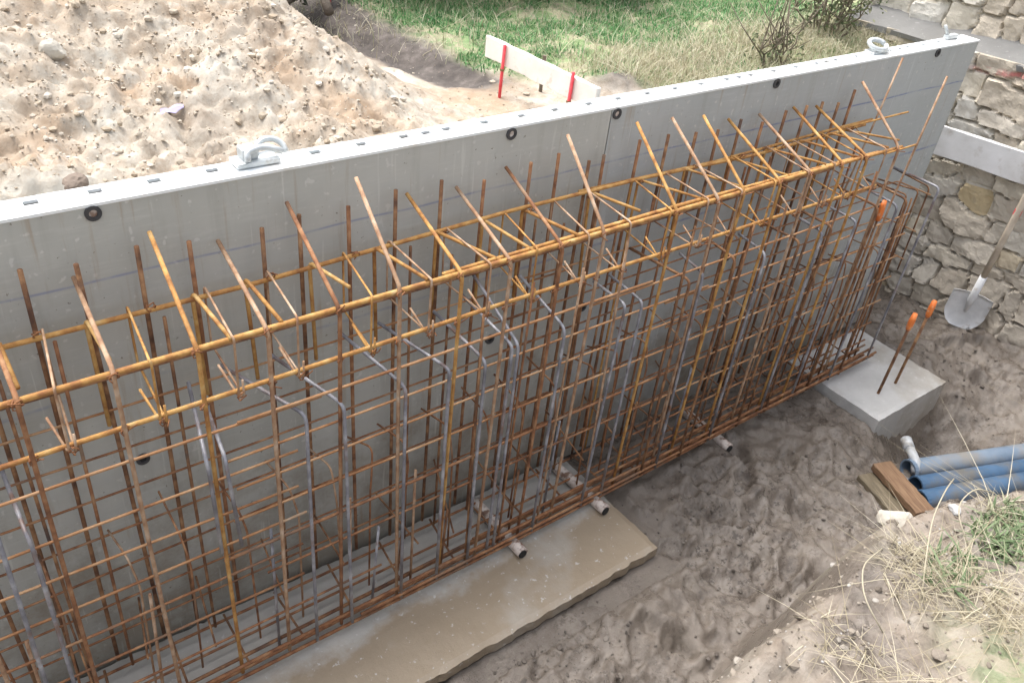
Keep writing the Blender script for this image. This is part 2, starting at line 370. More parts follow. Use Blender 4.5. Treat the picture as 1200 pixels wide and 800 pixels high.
# ------------------------------------------------------------------ ground height (layout units)
def crest_y(x):
    return np.interp(x, [-3, 0, .9, 1.05, 1.2, 1.4, 2.0, 3], [-.75, -.74, -.715, -.672, -.722, -.785, -.85, -.88])
_br = np.random.default_rng(88)
BOOTS = [(_br.uniform(1.08, 1.80), _br.uniform(-.60, -.20), _br.uniform(0, 3.14)) for _ in range(34)]+[(_br.uniform(2.17, 2.42), _br.uniform(-.36, -.1), _br.uniform(0, 3.14)) for _ in range(9)]+[(_br.uniform(.5, 1.05), _br.uniform(-.6, -.38), _br.uniform(0, 3.14)) for _ in range(12)]
def boots(x, y):
    out = np.zeros_like(x)
    for bx, by, a in BOOTS:
        dx, dy = x-bx, y-by; u = dx*math.cos(a)+dy*math.sin(a); v = -dx*math.sin(a)+dy*math.cos(a)
        q = np.sqrt((u/.062)**2+(v/(.021+.004*np.cos(u*60)))**2)
        out = out-.011*sm(1.0, .78, q)*(1+.25*np.sin(u*260))+.0055*np.exp(-((q-1.22)/.2)**2)
    return out
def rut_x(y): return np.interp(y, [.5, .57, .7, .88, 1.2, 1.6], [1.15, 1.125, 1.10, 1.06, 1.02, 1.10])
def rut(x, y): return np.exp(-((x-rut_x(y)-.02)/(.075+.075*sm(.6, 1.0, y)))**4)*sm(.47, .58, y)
def height(x, y):
    n1 = fbm(x*2.2, y*2.2, 4, 3); n2 = fbm(x*9, y*9, 4, 11); n3 = fbm(x*38, y*38, 3, 23)
    # pit floor
    dip = -.12*np.exp(-(((x-2.06)/.24)**2+((y+.44)/.13)**2))+.022*sm(1.08, 1.02, x)*sm(-.318,-.332,y)*sm(-.54,-.44,y)+.016*sm(1.05, 1.3, x)*sm(1.9, 1.78, x)*sm(-.42, -.3, y)-.085*np.exp(-(((x-2.03)/.14)**2+((y+.39)/.075)**2))
    rid = 1-np.abs(fbm(x*16+3, y*16, 3, 31))*2.2
    floor = -1.340+dip+.012*n1+.014*n2+.013*n3+.012*rid*sm(-.2, .3, n1+n2*.4)+boots(x+.006*n3, y+.006*n2)
    floor = floor+.02*sm(2.15, 2.5, x)
    under = sm(-.40, -.36, y)*sm(1.13, 1.06, x)+sm(-.38, -.34, y)*sm(1.80, 1.83, x)*sm(2.2, 2.17, x)
    floor = np.where(under > .5, np.minimum(floor, -1.342), floor)
    # near bank
    cy = crest_y(x+.0)+.022*fbm(x*7, y*0+3.3, 3, 5)
    toe = cy+.13
    t = sm(0, 1, (toe-y)/(toe-cy+.02))
    top = -.905+.125*sm(0, .5, cy-y)+.02*n1+.020*n2+.014*n3+.008*fbm(x*90, y*90, 2, 72)
    hb = floor*(1-t)+top*t
    # rear fill
    y0 = np.where(x > 2.2, .13, .056); y0 = np.interp(x, [2.15, 2.3], [.056, .13])
    tb = sm(0, 1, (y-y0)/.075)
    edge = .80+.10*fbm(y*3, x*0+1.7, 3, 41)+.05*sm(.3, 0, y)+.08*sm(.9, .5, y)
    hp = sm(edge+.16, edge-.16, x)
    zb = -.655+.012*n1+.010*n2+.006*n3
    zb = zb+.03*sm(.05, .4, y)*sm(1.2, 2.3, x)
    heap = .075+.10*sm(.12, .8, y)+.05*n1+.022*n2+.009*n3+.012*fbm(x*85, y*85, 3, 71)+.010*(1-2*np.abs(fbm(x*24, y*24, 3, 73)))
    rx = np.interp(y, [.5, .57, .7, .88, 1.2, 1.6], [1.15, 1.125, 1.10, 1.06, 1.02, 1.10])
    zb = zb+hp*heap-.035*np.exp(-((x-rx)/.06)**2)*sm(.5, .65, y)*(1+.8*n2)+.03*np.exp(-((x-1.43)/.06)**2-((y-.40)/.05)**2)*(1+n2)
    return hb*(1-tb)+zb*tb
def hz(x, y): return float(height(np.array([x]), np.array([y]))[0])

def axis(a, b, st, far):
    core = list(np.arange(a, b+1e-6, st)); lo = []; hi = []; d = st; p = a
    while p > -far: d *= 1.35; p -= d; lo.append(p)
    d = st; p = core[-1]
    while p < far: d *= 1.35; p += d; hi.append(p)
    return np.array(lo[::-1]+core+hi)
def make_ground():
    xs = axis(-.35, 2.95, .0068, 60); ys = axis(-1.15, 1.75, .0068, 60)
    X, Y = np.meshgrid(xs, ys); x = X.ravel(); y = Y.ravel(); z = height(x, y)
    nx, ny = len(xs), len(ys)
    co_ = np.stack([x*U, y*U, (z+Z0)*U], 1)
    i = np.arange(nx*ny).reshape(ny, nx)
    f = np.stack([i[:-1, :-1].ravel(), i[:-1, 1:].ravel(), i[1:, 1:].ravel(), i[1:, :-1].ravel()], 1)
    me = bpy.data.meshes.new('ground'); me.vertices.add(len(co_)); me.vertices.foreach_set('co', co_.ravel())
    me.loops.add(f.size); me.loops.foreach_set('vertex_index', f.ravel().astype(np.int32))
    me.polygons.add(len(f)); me.polygons.foreach_set('loop_start', (np.arange(len(f))*4).astype(np.int32))
    me.polygons.foreach_set('loop_total', np.full(len(f), 4, np.int32))
    me.polygons.foreach_set('use_smooth', np.ones(len(f), bool)); me.update(); me.validate()
    n1 = fbm(x*3.1, y*3.1, 4, 60); n2 = fbm(x*11, y*11, 3, 61)
    rear = sm(.06, .12, y)
    dry = rear*(1-.25*sm(.0, .5, n1))
    bank = sm(-1.2, -.98, z)*(1-rear); dry = np.maximum(dry, bank*(.24+.5*n2+.35*n1))
    # turf beyond the dirt strip: boundary in plan
    ty = np.interp(x, [.7, 1.0, 1.15, 1.25, 1.4, 1.5, 1.7, 2.4], [1.5, .95, .66, .55, .42, .32, .2, .14])+.10*n1+.05*n2
    turf = rear*sm(-.06, .10, y-ty)
    turf = np.maximum(turf, bank*sm(.15, .55, n1)*.5)
    edge = .735+.12*fbm(y*3, x*0+1.7, 3, 41)+.05*sm(.3, 0, y)
    rx = np.interp(y, [.5, .57, .7, .88, 1.2, 1.6], [1.15, 1.125, 1.10, 1.06, 1.02, 1.10])
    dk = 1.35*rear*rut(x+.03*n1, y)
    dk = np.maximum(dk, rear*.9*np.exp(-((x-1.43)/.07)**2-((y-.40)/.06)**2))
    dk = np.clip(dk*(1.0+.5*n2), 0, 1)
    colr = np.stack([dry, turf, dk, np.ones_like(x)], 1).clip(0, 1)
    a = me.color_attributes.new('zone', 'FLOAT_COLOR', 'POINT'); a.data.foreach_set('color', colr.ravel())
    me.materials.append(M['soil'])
    o = bpy.data.objects.new('ground', me); COL.objects.link(o); prop(o, kind='structure')
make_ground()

# ------------------------------------------------------------------ rocks and clods
import bmesh
def ico(sub):
    bm = bmesh.new(); bmesh.ops.create_icosphere(bm, subdivisions=sub, radius=1)
    v = np.array([p.co[:] for p in bm.verts]); f = [[q.index for q in g.verts] for g in bm.faces]; bm.free(); return v, f
ICO1 = ico(1); ICO2 = ico(2); ICO3 = ico(3)
def rockverts(base, rng, rough=.28):
    v = base.copy(); k = rng.normal(size=(7, 3)); k /= np.linalg.norm(k, axis=1)[:, None]
    for d in k:                                   # knock flats
        h = rng.uniform(.55, .95); s = v@d; v = v-np.outer(np.clip(s-h, 0, None), d)
    v *= rng.uniform(1-rough*.4, 1+rough*.4, (len(v), 1))
    v *= rng.uniform(.65, 1.2, 3); a = rng.uniform(0, 6.28); c, s_ = math.cos(a), math.sin(a)
    return v@np.array([[c, s_, 0], [-s_, c, 0], [0, 0, 1]])
def scatter(name, mat, pts, sizes, rng):
    V = []; F = []; T = []; n = 0
    for (x, y), s in zip(pts, sizes):
        base = ICO1 if s < .011 else ICO3
        v = rockverts(base[0], rng, .28 if s < .011 else .12)
        if s >= .011: k9 = rng.uniform(0, 50); v = v*(1+.28*fbm(v[:, 0]*1.6+k9, v[:, 1]*1.6+v[:, 2]*1.1, 4, 5)[:, None])
        v = v*s; v[:, 2] *= .7; v += (x, y, hz_fast(x, y)+s*.12)
        V.append(v); F += [[i+n for i in q] for q in base[1]]; T += [rng.uniform()]*len(v); n += len(v)
    mb = MB(); mb.v = np.concatenate(V).tolist(); mb.f = F; mb.n = n
    o = mb.build(name, mat, tone=T); return prop(o, kind='stuff')
_hcache = {}
def hz_fast(x, y): return _hcache[(x, y)]
def prep(pts):
    h = height(np.array([p[0] for p in pts]), np.array([p[1] for p in pts]))
    for p, z in zip(pts, h): _hcache[p] = float(z)
rg = np.random.default_rng(3)
pts = []; sz = []
while len(pts) < 15000:
    x, y = rg.uniform(-.2, 1.25), rg.uniform(.075, 1.55)
    keep = 1 if x < .85 else .22 if y < .55 else .05
    d = vnoise(np.array([x*5]), np.array([y*5]), 77)[0]
    if rg.uniform() > keep*(.25+.9*d): continue
    pts.append((x, y)); sz.append(min(.010, .0016*rg.pareto(2.6)+.0014))
prep(pts); scatter('rubble', M['clod'], pts, sz, rg)['label'] = 'loose pale clods and stones covering the spoil heap'
pts = []; sz = []
while len(pts) < 2400:
    x, y = rg.uniform(.2, 2.45), rg.uniform(-.62, -.17)
    if x < 1.06 and y > -.34: continue
    if 1.80 < x < 2.18 and y > -.35: continue
    d = vnoise(np.array([x*6]), np.array([y*6]), 78)[0]
    if rg.uniform() > d*d*1.6: continue
    pts.append((x, y)); sz.append(min(.0075, .0013*rg.pareto(2.4)+.0013))
prep(pts); scatter('mud_lumps', M['mud_clod'], pts, sz, rg)['label'] = 'small wet mud lumps trodden over the pit floor'
pts = []; sz = []
while len(pts) < 3600:
    x, y = rg.uniform(.2, 2.0), rg.uniform(-1.1, -.6)
    if y > float(crest_y(x))+.03: continue
    pts.append((x, y)); sz.append(min(.011, .0018*rg.pareto(2.4)+.0016))
prep(pts); scatter('bank_gravel', M['bank_clod'], pts, sz, rg)['label'] = 'loose pebbles and crumbs of earth on the near bank'

def single_rock(name, mat, x, y, z, s, flat, seed, label, base=ICO3):
    r = np.random.default_rng(seed); v = rockverts(base[0], r, .1)
    v *= 1+.10*fbm(v[:, 0]*2.5+seed, v[:, 1]*2.5+v[:, 2]*1.7, 3, seed)[:, None]
    v = v*s; v[:, 2] *= flat; v += (x, y, z)
    mb = MB(); mb.add(v, base[1]); o = mb.build(name, mat, smooth=False)
    recenter(o, (x, y, z-s*.5)); return prop(o, label, 'stone')
single_rock('stone', M['pale_stone'], 1.103, -.680, hz(1.103, -.680)+.016, .030, .8, 5, 'pale stone sticking out of the rim of the near bank beside the timber offcuts')
single_rock('stone', M['dark_stone'], .208, .195, hz(.208, .195)+.008, .018, .6, 9, 'dark brown stone on the spoil heap just behind the left end of the formwork')
single_rock('stone', M['pale_stone'], .285, .58, hz(.285, .58)+.004, .022, .7, 12, 'pale block of stone high on the spoil heap at upper left')
#single_rock('stone', M['pale_stone'], .985, .50, -.635, .034, .55, 13, 'flat pale stone at the foot of the spoil heap beside the dark soil')

# ------------------------------------------------------------------ formwork panels
SLOTS = [.058+.0713*k for k in range(-2, 4)]+[.381, .49, .562, .633, .671, .708, .78, .853, .924, .999, 1.068, 1.14, 1.212, 1.283, 1.357, 1.393, 1.428, 1.50, 1.573, 1.643, 1.677, 1.712, 1.788, 1.922, 1.961, 1.997, 2.062, 2.13, 2.204]
SLOTS = [.129, .2, .27, .344, .058, -.012, -.083]+SLOTS[6:]
def panel(x0, x1, facemat, label, ties):
    root = empty('concrete_formwork', ((x0+x1)/2, .024, -1.335), label, 'formwork', 'steel framed formwork panels of the rear shutter')
    zt, zb, D = -.5, -1.335, .0475
    mb = MB()
    t = .004
    # top flange with real slots
    mb.box((x0, 0, zt-t), (x1, .0255, zt)); mb.box((x0, .037, zt-t), (x1, D, zt))
    cuts = sorted(s for s in SLOTS if x0+.01 < s < x1-.01); p = x0
    for s in cuts: mb.box((p, .0255, zt-t), (s-.0082, .037, zt)); p = s+.0082
    mb.box((p, .0255, zt-t), (x1, .037, zt))
    mb.box((x0, D-.003, zt-.05), (x1, D, zt-t));
    mb.box((x0, .0095, zb), (x1, D, zb+.01))                                                           # bottom rail
    for x in (x0, x1-.004): mb.box((x, .0095, zb+.01), (x+.004, D, zt-t))                                # side rails
    n = max(2, int((x1-x0)/.2))
    for k in range(1, n):
        x = x0+(x1-x0)*k/n; mb.box((x-.002, .009, zb+.01), (x+.002, D-.003, zt-.05))
    mb.build('steel_frame', M['steel_frame'], root)
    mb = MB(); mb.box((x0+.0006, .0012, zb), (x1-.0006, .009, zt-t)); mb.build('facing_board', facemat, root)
    for (x, z, big) in ties:
        s = MB(); s.ring((x, .0012, z), (0, -1, 0), .0050, .0098, .0028); o = s.build('tie_sleeve', M['dark_rubber'], root)
        h = MB(); h.disc((x, .0012, z), (0, -1, 0), .0050, .0010); h.build('tie_hole', M['pvc_white'] if big else M['dark_hole'], o)
    return root
zt_, zm_ = -.5125, -.912
panel(-.26, 1.026, M['face_warm'], 'warm grey formwork panel forming the left half of the long shutter wall',
      [(.187, zt_, 1), (.811, zt_, 1), (.187, zm_, 0), (.811, zm_, 0)])
panel(1.0275, 2.272, M['face_cool'], 'bluish grey formwork panel from the middle seam to the stone wall on the right',
      [(1.039, zt_, 1), (1.475, zt_, 0), (2.082, zt_, 0), (1.039, zm_, 0), (1.475, zm_, 0), (2.082, zm_, 0)])

# clamps sitting on the flange
def clamp(x, label, flip=1):
    root = empty('formwork_clamp', (x, .03, -.499), label, 'clamp', 'zinc clamps hooked on the top flange')
    mb = MB(); mb.obox((x-.006*flip, .030, -.495), (.030, 0, 0), (0, .015, 0), (0, 0, .0035)); mb.build('base_plate', M['zinc'], root, bevel=.003)
    mb = MB()
    pts = [(x+.020*flip+.021*math.cos(a)*flip, .037+.012*math.sin(a), -.492+.015*math.sin(a)) for a in np.linspace(-.15, math.pi+.15, 14)]
    mb.tube(pts, .0042, 8); mb.build('lifting_ring', M['zinc'], root, smooth=True)
    mb = MB(); mb.tube([(x-.022*flip, .014, -.489), (x-.020*flip, .020, -.478), (x+.006*flip, .026, -.476), (x+.030*flip, .022, -.486)], .0045, 8, fil=.012); mb.build('lever', M['zinc'], root, smooth=True)
    mb = MB(); mb.obox((x-.014*flip, .034, -.484), (.011, 0, 0), (0, .011, 0), (0, 0, .008)); mb.build('jaw', M['zinc'], root, bevel=.006)
    return root
clamp(.408, 'large zinc clamp with a ring on the top flange at the left', 1)
def ring_lug(x):
    root = empty('formwork_clamp', (x, .03, -.499), 'flat zinc ring lug on the top flange near the right end', 'clamp', 'zinc clamps hooked on the top flange')
    mb = MB(); mb.obox((x, .034, -.497), (.030, 0, 0), (0, .013, 0), (0, 0, .0025)); mb.build('base_plate', M['zinc'], root, bevel=.002)
    mb = MB(); mb.tube([(x+.026*math.cos(a), .036+.017*math.sin(a), -.484+.006*math.sin(a)) for a in np.linspace(0, 6.0, 20)], .0055, 8); mb.build('lifting_ring', M['zinc'], root, smooth=True)
ring_lug(1.868)
def wedge(x):
    root = empty('formwork_wedge', (x, .035, -.499), 'small pale wedge clip on the far right end of the top flange', 'wedge')
    mb = MB(); mb.obox((x, .036, -.494), (.024, 0, 0), (0, .007, 0), (0, 0, .005)); mb.build('wedge_body', M['zinc'], root, bevel=.004)
    mb = MB(); mb.tube([(x-.018, .036, -.490), (x-.03, .045, -.468)], .004, 8); mb.build('wedge_tail', M['zinc'], root, smooth=True)
wedge(2.19)

# ------------------------------------------------------------------ rebar cage
cage = empty('rebar_cage', (1.0, -.09, -1.31), 'long rusty tied reinforcement cage standing on the pit floor against the formwork', 'rebar cage')
def bar(name, pts, dia, mat, fil=0, parent=cage, sides=8, sub=.12, wob=.0012, label=None):
    mb = MB(); mb.tube(pts, dia*.84/2/U, sides, fil=fil, sub=sub, wob=wob)
    o = mb.build(name, M[mat], parent, smooth=True)
    if label: o['label'] = label
    return o
R = lambda a, b: float(RNG.uniform(a, b))
YF, YB = -.150, -.037
X0, X1 = -.21, 1.99
# ring beam rails
bar('top_rail', [(X0, YF, -.638), (.9, YF, -.634), (1.45, YF, -.634), (1.775, YF, -.638)], .020, 'rust_bright', label='bright orange front top rail')
bar('top_rail', [(.60, YF+.011, -.637), (1.1, YF+.010, -.633), (1.70, YF+.009, -.640)], .018, 'rust_bright')
bar('top_rail', [(X0, YB, -.640), (.35, YB, -.641), (.8, YB, -.627), (1.1, YB, -.628), (1.42, YB, -.640), (1.80, YB, -.634)], .018, 'rust_bright')
bar('top_rail', [(.95, YB+.010, -.628), (1.3, YB+.006, -.635), (1.66, YB+.012, -.634), (1.83, YB+.004, -.628)], .016, 'rust_bright')
bar('lower_rail', [(X0, YF, -.718), (.69, YF, -.713), (1.1, YF, -.717), (1.72, YF, -.719)], .017, 'rust_bright')
bar('lower_rail', [(X0, YB-.004, -.722), (.69, YB-.004, -.724), (1.72, YB-.004, -.724)], .014, 'rust_brown')
# front bars: up the front face, bent back over the top rail towards the panel
KX = [(-.15, .095), (-.055, .095), (.046, .10), (.145, .04), (.239, -.012), (.329, .024), (.428, -.003), (.519, -.027), (.619, .003), (.707, .009), (.807, .012), (.896, -.041), (1.062, -.025), (1.17, -.016), (1.238, -.022), (1.346, -.004), (1.44, -.004), (1.544, -.003), (1.629, -.007), (1.746, -.026)]
KZ = {.145: -.588, .239: -.544, .329: -.581, .428: -.546, .519: -.519, .619: -.574, .707: -.581, .807: -.565, .896: -.512, 1.062: -.523, 1.17: -.533, 1.238: -.537, 1.346: -.564, 1.44: -.568, 1.544: -.569, 1.629: -.577, 1.746: -.533}
for i, (x, yt) in enumerate(KX):
    zt = KZ.get(x, -.57); yt = min(yt, -.006)
    m = ['rust_bright', 'rust_pale', 'rust_red', 'rust_pale'][i % 4] if x < 1.0 else ['rust_bright', 'rust_pale', 'rust_bright'][i % 3]
    dx = R(-.012, .012); xb = x+dx
    bar('front_bar', [(x+R(-.004, .004), yt, zt), (x, YF-.008, -.632), (xb, YF-.009, -1.285)], .0150, m, fil=.012)
bar('front_bar', [(.955, YF-.008, -.66), (.972, YF-.010, -1.29)], .0125, 'rust_pale')
# further straight front verticals
for x in (.665, .76, .86, 1.12, 1.30, 1.39, 1.50, 1.585, 1.69):
    bar('front_bar', [(x, YF-.008, -.70+R(-.02, .03)), (x+R(-.012, .012), YF-.009, -1.29)], .011, random.choice(['rust_brown', 'rust_red', 'rust_brown', 'rust_pale']))
# back verticals with free tops under the chalk line
BX = [-.18, -.105, -.04, .03, .094, .153, .224, .286, .384, .44, .513, .589, .668, .746, .837, .902, .967, 1.009, 1.09, 1.16, 1.232, 1.30, 1.37, 1.43, 1.50, 1.565, 1.63, 1.69, 1.745]
for i, x in enumerate(BX):
    bar('back_bar', [(x, -.022+R(-.004, .006), -.566+R(-.012, .014)), (x+R(-.010, .010), -.024, -1.29)], .0155, random.choice(['rust_brown', 'rust_brown', 'rust_red']), wob=.0016)
# second curtain of bars just inside, partly doubled
for x in BX[3:]:
    if R(0, 1) < (.66 if x > .95 else .45):
        xx = x+(R(.018, .045) if x > .95 else R(.008, .016)); bar('inner_bar', [(xx, YB-.006, -.655+R(-.03, .02)), (xx+R(-.012, .012), YB-.010, -1.29)], .012, random.choice(['rust_brown', 'rust_red']), wob=.0016)
# bars from the back face bent over forward at rail height
for i, (x, ln, dx) in enumerate([(-.08, .1, 0), (.052, .092, .0), (.148, .09, .0), (.278, .115, .004), (.349, .112, .0), (.443, .085, .016), (.546, .113, .02), (.653, .112, .042), (.742, .112, .016), (.824, .112, .024), (.97, .088, .035), (1.09, .112, .055), (1.21, .112, .05), (1.335, .112, .06), (1.45, .112, .045), (1.56, .112, .05), (1.66, .112, .06)]):
    bar('bent_over_bar', [(x+R(-.006, .006), YB-.002, -1.28 if i % 3 == 2 and x > 1 else -.80), (x, YB+.002, -.631), (x+dx, YB-ln, -.631+R(-.004, .004))], .0145 if x < 1 else .012, 'rust_yellow' if i in (2, 3, 5, 8) else 'rust_bright', fil=.009)
# closed links of the ring beam with hooked ends
LX = [-.12, -.02, .083, .186, .284, .368, .476, .569, .671, .76, .863, .955, 1.05, 1.145, 1.235, 1.33, 1.43, 1.52, 1.61, 1.70]
for i, x in enumerate(LX):
    s = R(-.014, .014); a = (x+s+.012, YB+.004, -.628)
    bar('link', [(x-.010, YF+.030, -.692), (x-.001, YF-.006, -.722), (x, YF-.006, -.628), a, (a[0], YB+.003, -.726), (x+.006, YF-.005, -.727), (x+.007, YF-.004, -.700)], .0085, 'rust_pale' if i % 3 else 'rust_bright', fil=.006, sides=6)
# grey hairpins below the ring beam
HP = [(.017, .016, -.05, -.821, -.793), (-.012, -.02, -.05, -.80, -.785), (.231, .254, -.05, -.804, -.76), (.253, .268, -.05, -.81, -.79), (.37, .298, -.05, -.785, -.749), (.427, .37, -.05, -.79, -.755), (.527, .478, -.05, -.796, -.751), (.604, .545, -.05, -.793, -.757), (.675, .648, -.05, -.803, -.767), (.724, .70, -.05, -.79, -.75), (.735, .728, -.03, -.79, -.72), (.837, .821, -.05, -.794, -.748), (.971, .975, -.078, -.787, -.790), (1.014, 1.028, -.063, -.795, -.798), (1.135, 1.10, -.035, -.785, -.775), (1.173, 1.194, -.083, -.781, -.785), (1.262, 1.279, -.084, -.776, -.78), (1.356, 1.377, -.079, -.786, -.79), (1.466, 1.46, -.07, -.786, -.786), (1.542, 1.554, -.07, -.782, -.784), (1.573, 1.576, -.07, -.777, -.78), (1.664, 1.671, -.06, -.784, -.786), (1.739, 1.74, -.05, -.767, -.767), (1.826, 1.837, -.05, -.782, -.782), (1.86, 1.867, -.05, -.774, -.774), (1.999, 1.999, -.032, -.772, -.772)]
for i, (xk, xb, yb, zk, zb) in enumerate(HP):
    low = -1.285 if i not in (2, 3) else -.98
    pts_ = [(xb, yb, zb), (xk, YF-.016, zk), (xk+R(-.01, .01), YF-.016, low)]
    bar('hairpin', pts_, .0145, 'mill_steel' if xk < 1.1 or i % 2 else 'rust_brown', fil=.014)
# horizontal distribution bars: front and back curtains
for z, a, b, d, m in [(-.774, X0, .40, .0105, 'mesh_bar'), (-.771, .28, 1.05, .012, 'mesh_bar'), (-.776, .9, 1.80, .011, 'mesh_bar'),
        (-.855, X0, .36, .010, 'mesh_bar'), (-.922, X0, .36, .010, 'mesh_bar'), (-.988, X0, .37, .010, 'mesh_bar'), (-1.05, X0, .36, .010, 'rust_red'),
        (-.829, .26, 1.22, .010, 'mesh_bar'), (-.887, .27, 1.22, .010, 'mesh_bar'), (-.950, .26, 1.22, .010, 'mesh_bar'), (-1.017, .24, 1.20, .013, 'rust_red'), (-1.085, .3, 1.2, .010, 'rust_red'),
        (-.835, 1.10, 1.93, .010, 'mesh_bar'), (-.892, 1.12, 1.95, .010, 'mesh_bar'), (-.955, 1.10, 1.96, .010, 'mesh_bar'), (-1.02, 1.08, 1.97, .010, 'mesh_bar'), (-1.09, 1.10, 1.97, .010, 'mesh_bar'), (-1.16, 1.10, 1.97, .010, 'rust_red'), (-1.225, 1.0, 1.98, .010, 'rust_red'),
        (-1.12, X0, .36, .010, 'rust_red'), (-1.19, X0, .5, .010, 'rust_red')]:
    bar('distribution_bar', [(a, YF, z+R(-.004, .004)), ((a+b)/2, YF+R(-.002, .002), z+R(-.004, .003)), (b, YF, z+R(-.004, .004))], d, m, wob=.001)
for z in (-.777, -.848, -.925, -1.0, -1.075, -1.15, -1.22):
    for a, b in ((X0, .95), (.82, 1.93)):
        bar('rear_distribution_bar', [(a, YB+.004, z+R(-.006, .006)), ((a+b)/2, YB+.004, z+R(-.006, .006)), (b, YB+.004, z+R(-.006, .006))], .009, 'rust_red' if z < -.8 else 'mesh_bar', wob=.0012)
# footing bundle along the front and back
for k, (y, z, d, a, b) in enumerate([(-.150, -1.291, .017, X0, 2.02), (-.164, -1.288, .016, X0, 2.04), (-.139, -1.273, .016, X0, 2.0), (-.160, -1.262, .016, X0, 2.03), (-.168, -1.274, .015, .45, 2.04), (-.150, -1.248, .014, .70, 2.0), (-.128, -1.290, .013, .3, 1.98), (-.045, -1.288, .013, X0, 1.95), (-.09, -1.29, .012, X0, 1.95)]):
    bar('footing_bar', [(a, y, z), (.8, y+R(-.004, .004), z+R(-.003, .003)), (1.4, y+R(-.004, .004), z+R(-.003, .003)), (b, y+.004, z)], d, 'rust_red' if k != 2 else 'rust_brown', wob=.0014)
# footing links: U pins with bent front ends, and cross legs near the slab
x = -.12
while x < 1.93:
    bar('footing_link', [(x-.004, YB-.004, -.962+R(-.02, .02)), (x+R(-.004, .004), -.120, -.955+R(-.018, .018)), (x+R(-.006, .008), -.132, -.995+R(-.02, .01)), (x+R(-.012, .012), -.134, -1.255)], .009, 'rust_red' if R(0, 1) < .6 else 'rust_pale', fil=.016, sides=6)
    x += R(.058, .098)
x = -.12
while x < 1.97:
    bar('cross_leg', [(x, YB-.01, -1.268+R(-.006, .004)), (x+R(-.012, .012), YF-.004, -1.276)], .011, 'rust_brown', sides=6); x += R(.075, .11)
x = -.09
while x < 1.9:
    bar('diagonal_pin', [(x, YB, -1.13+R(-.03, .03)), (x+R(-.03, .03), YF, -1.17+R(-.04, .03))], .009, 'rust_brown', sides=6); x += R(.085, .13)
# short starters with free tops in front
for xa, z0, z1 in [(-.02, -1.02, -1.29), (.134, -1.03, -1.29), (.314, -.999, -1.29), (.446, -1.007, -1.29), (.566, -1.005, -1.29), (.50, -1.10, -1.29), (.64, -1.14, -1.29), (.885, -1.038, -1.29), (.80, -1.12, -1.29), (1.10, -1.08, -1.29), (1.25, -1.05, -1.29), (1.42, -1.09, -1.29), (1.60, -1.06, -1.29), (1.77, -1.10, -1.29)]:
    bar('starter_bar', [(xa, -.142, z0), (xa-.006+R(-.008, .008), -.143, z1)], .012, random.choice(['rust_pale', 'rust_brown', 'mill_steel']))
# right end: tall free bars, end verticals with a cap
bar('end_bar', [(1.857, YB, -.490), (1.80, YB-.004, -.80), (1.785, YB-.01, -1.285)], .0125, 'rust_pale')
bar('end_bar', [(1.838, YF-.006, -.490), (1.812, YF-.006, -.772), (1.80, YF-.008, -1.285)], .0125, 'rust_pale')
bar('end_bar', [(1.83, YF-.004, -.64), (1.70, YF-.004, -.640)], .011, 'rust_bright')
bar('end_bar', [(1.70, YB, -.629), (1.90, YB-.035, -.607)], .011, 'rust_bright')
bar('end_bar', [(1.72, YB, -.634), (1.80, YB-.09, -.636)], .011, 'rust_bright')
for x in (1.83, 1.88, 1.92, 1.955, 1.985): bar('end_bar', [(x, -.135+R(-.015, .02), -.80+R(-.08, .02)), (x+R(-.008, .03), -.14, -1.29)], .0115, random.choice(['rust_brown', 'rust_red', 'mill_steel']))
eb = bar('end_bar', [(1.782, YF-.004, -.80), (1.79, YF-.004, -1.28)], .0125, 'rust_brown')
mb = MB(); mb.tube([(1.781, YF-.004, -.815), (1.781, YF-.004, -.80), (1.781, YF-.004, -.778), (1.781, YF-.004, -.766)], [.0065, .0075, .0065, .005], 10)
c_ = mb.build('safety_cap', M['orange_cap'], cage, smooth=True)
for x in (1.90, 1.95, 2.0): bar('end_link', [(x, YB, -.79+R(-.02, .02)), (x+.01, YF+.01, -.785), (x+R(0, .03), YF+.01, -1.02)], .010, 'rust_brown', fil=.012)
for z in (-.80, -.90, -.98): bar('end_link', [(1.75, -.06, z), (2.0, -.065, z), (2.005, -.15, z)], .009, 'mesh_bar', fil=.012)
# binding wire knots
def knot(x, y, z, r):
    mb = MB(); ph = R(0, 6.28); pts_ = []
    for k in range(13):
        a = ph+k*.9; pts_.append((x+r*.8*math.cos(a), y-.002+r*.6*math.sin(a*1.3), z+r*.8*math.sin(a)))
    pts_.append((x+R(-.012, .012), y-.016, z+R(-.006, .018)))
    mb.tube(pts_, .0009, 5); return mb.build('tie_wire', M['tie_wire'], cage, smooth=True)
for x, _ in KX[2:]: knot(x, YF-.004, -.636, .0075); knot(x, YF-.004, -.717, .007)
for x in LX[1:]: knot(x+.004, YF-.003, -.722, .0075)
for x in BX[4::2]: knot(x, YB, -.634, .0075)

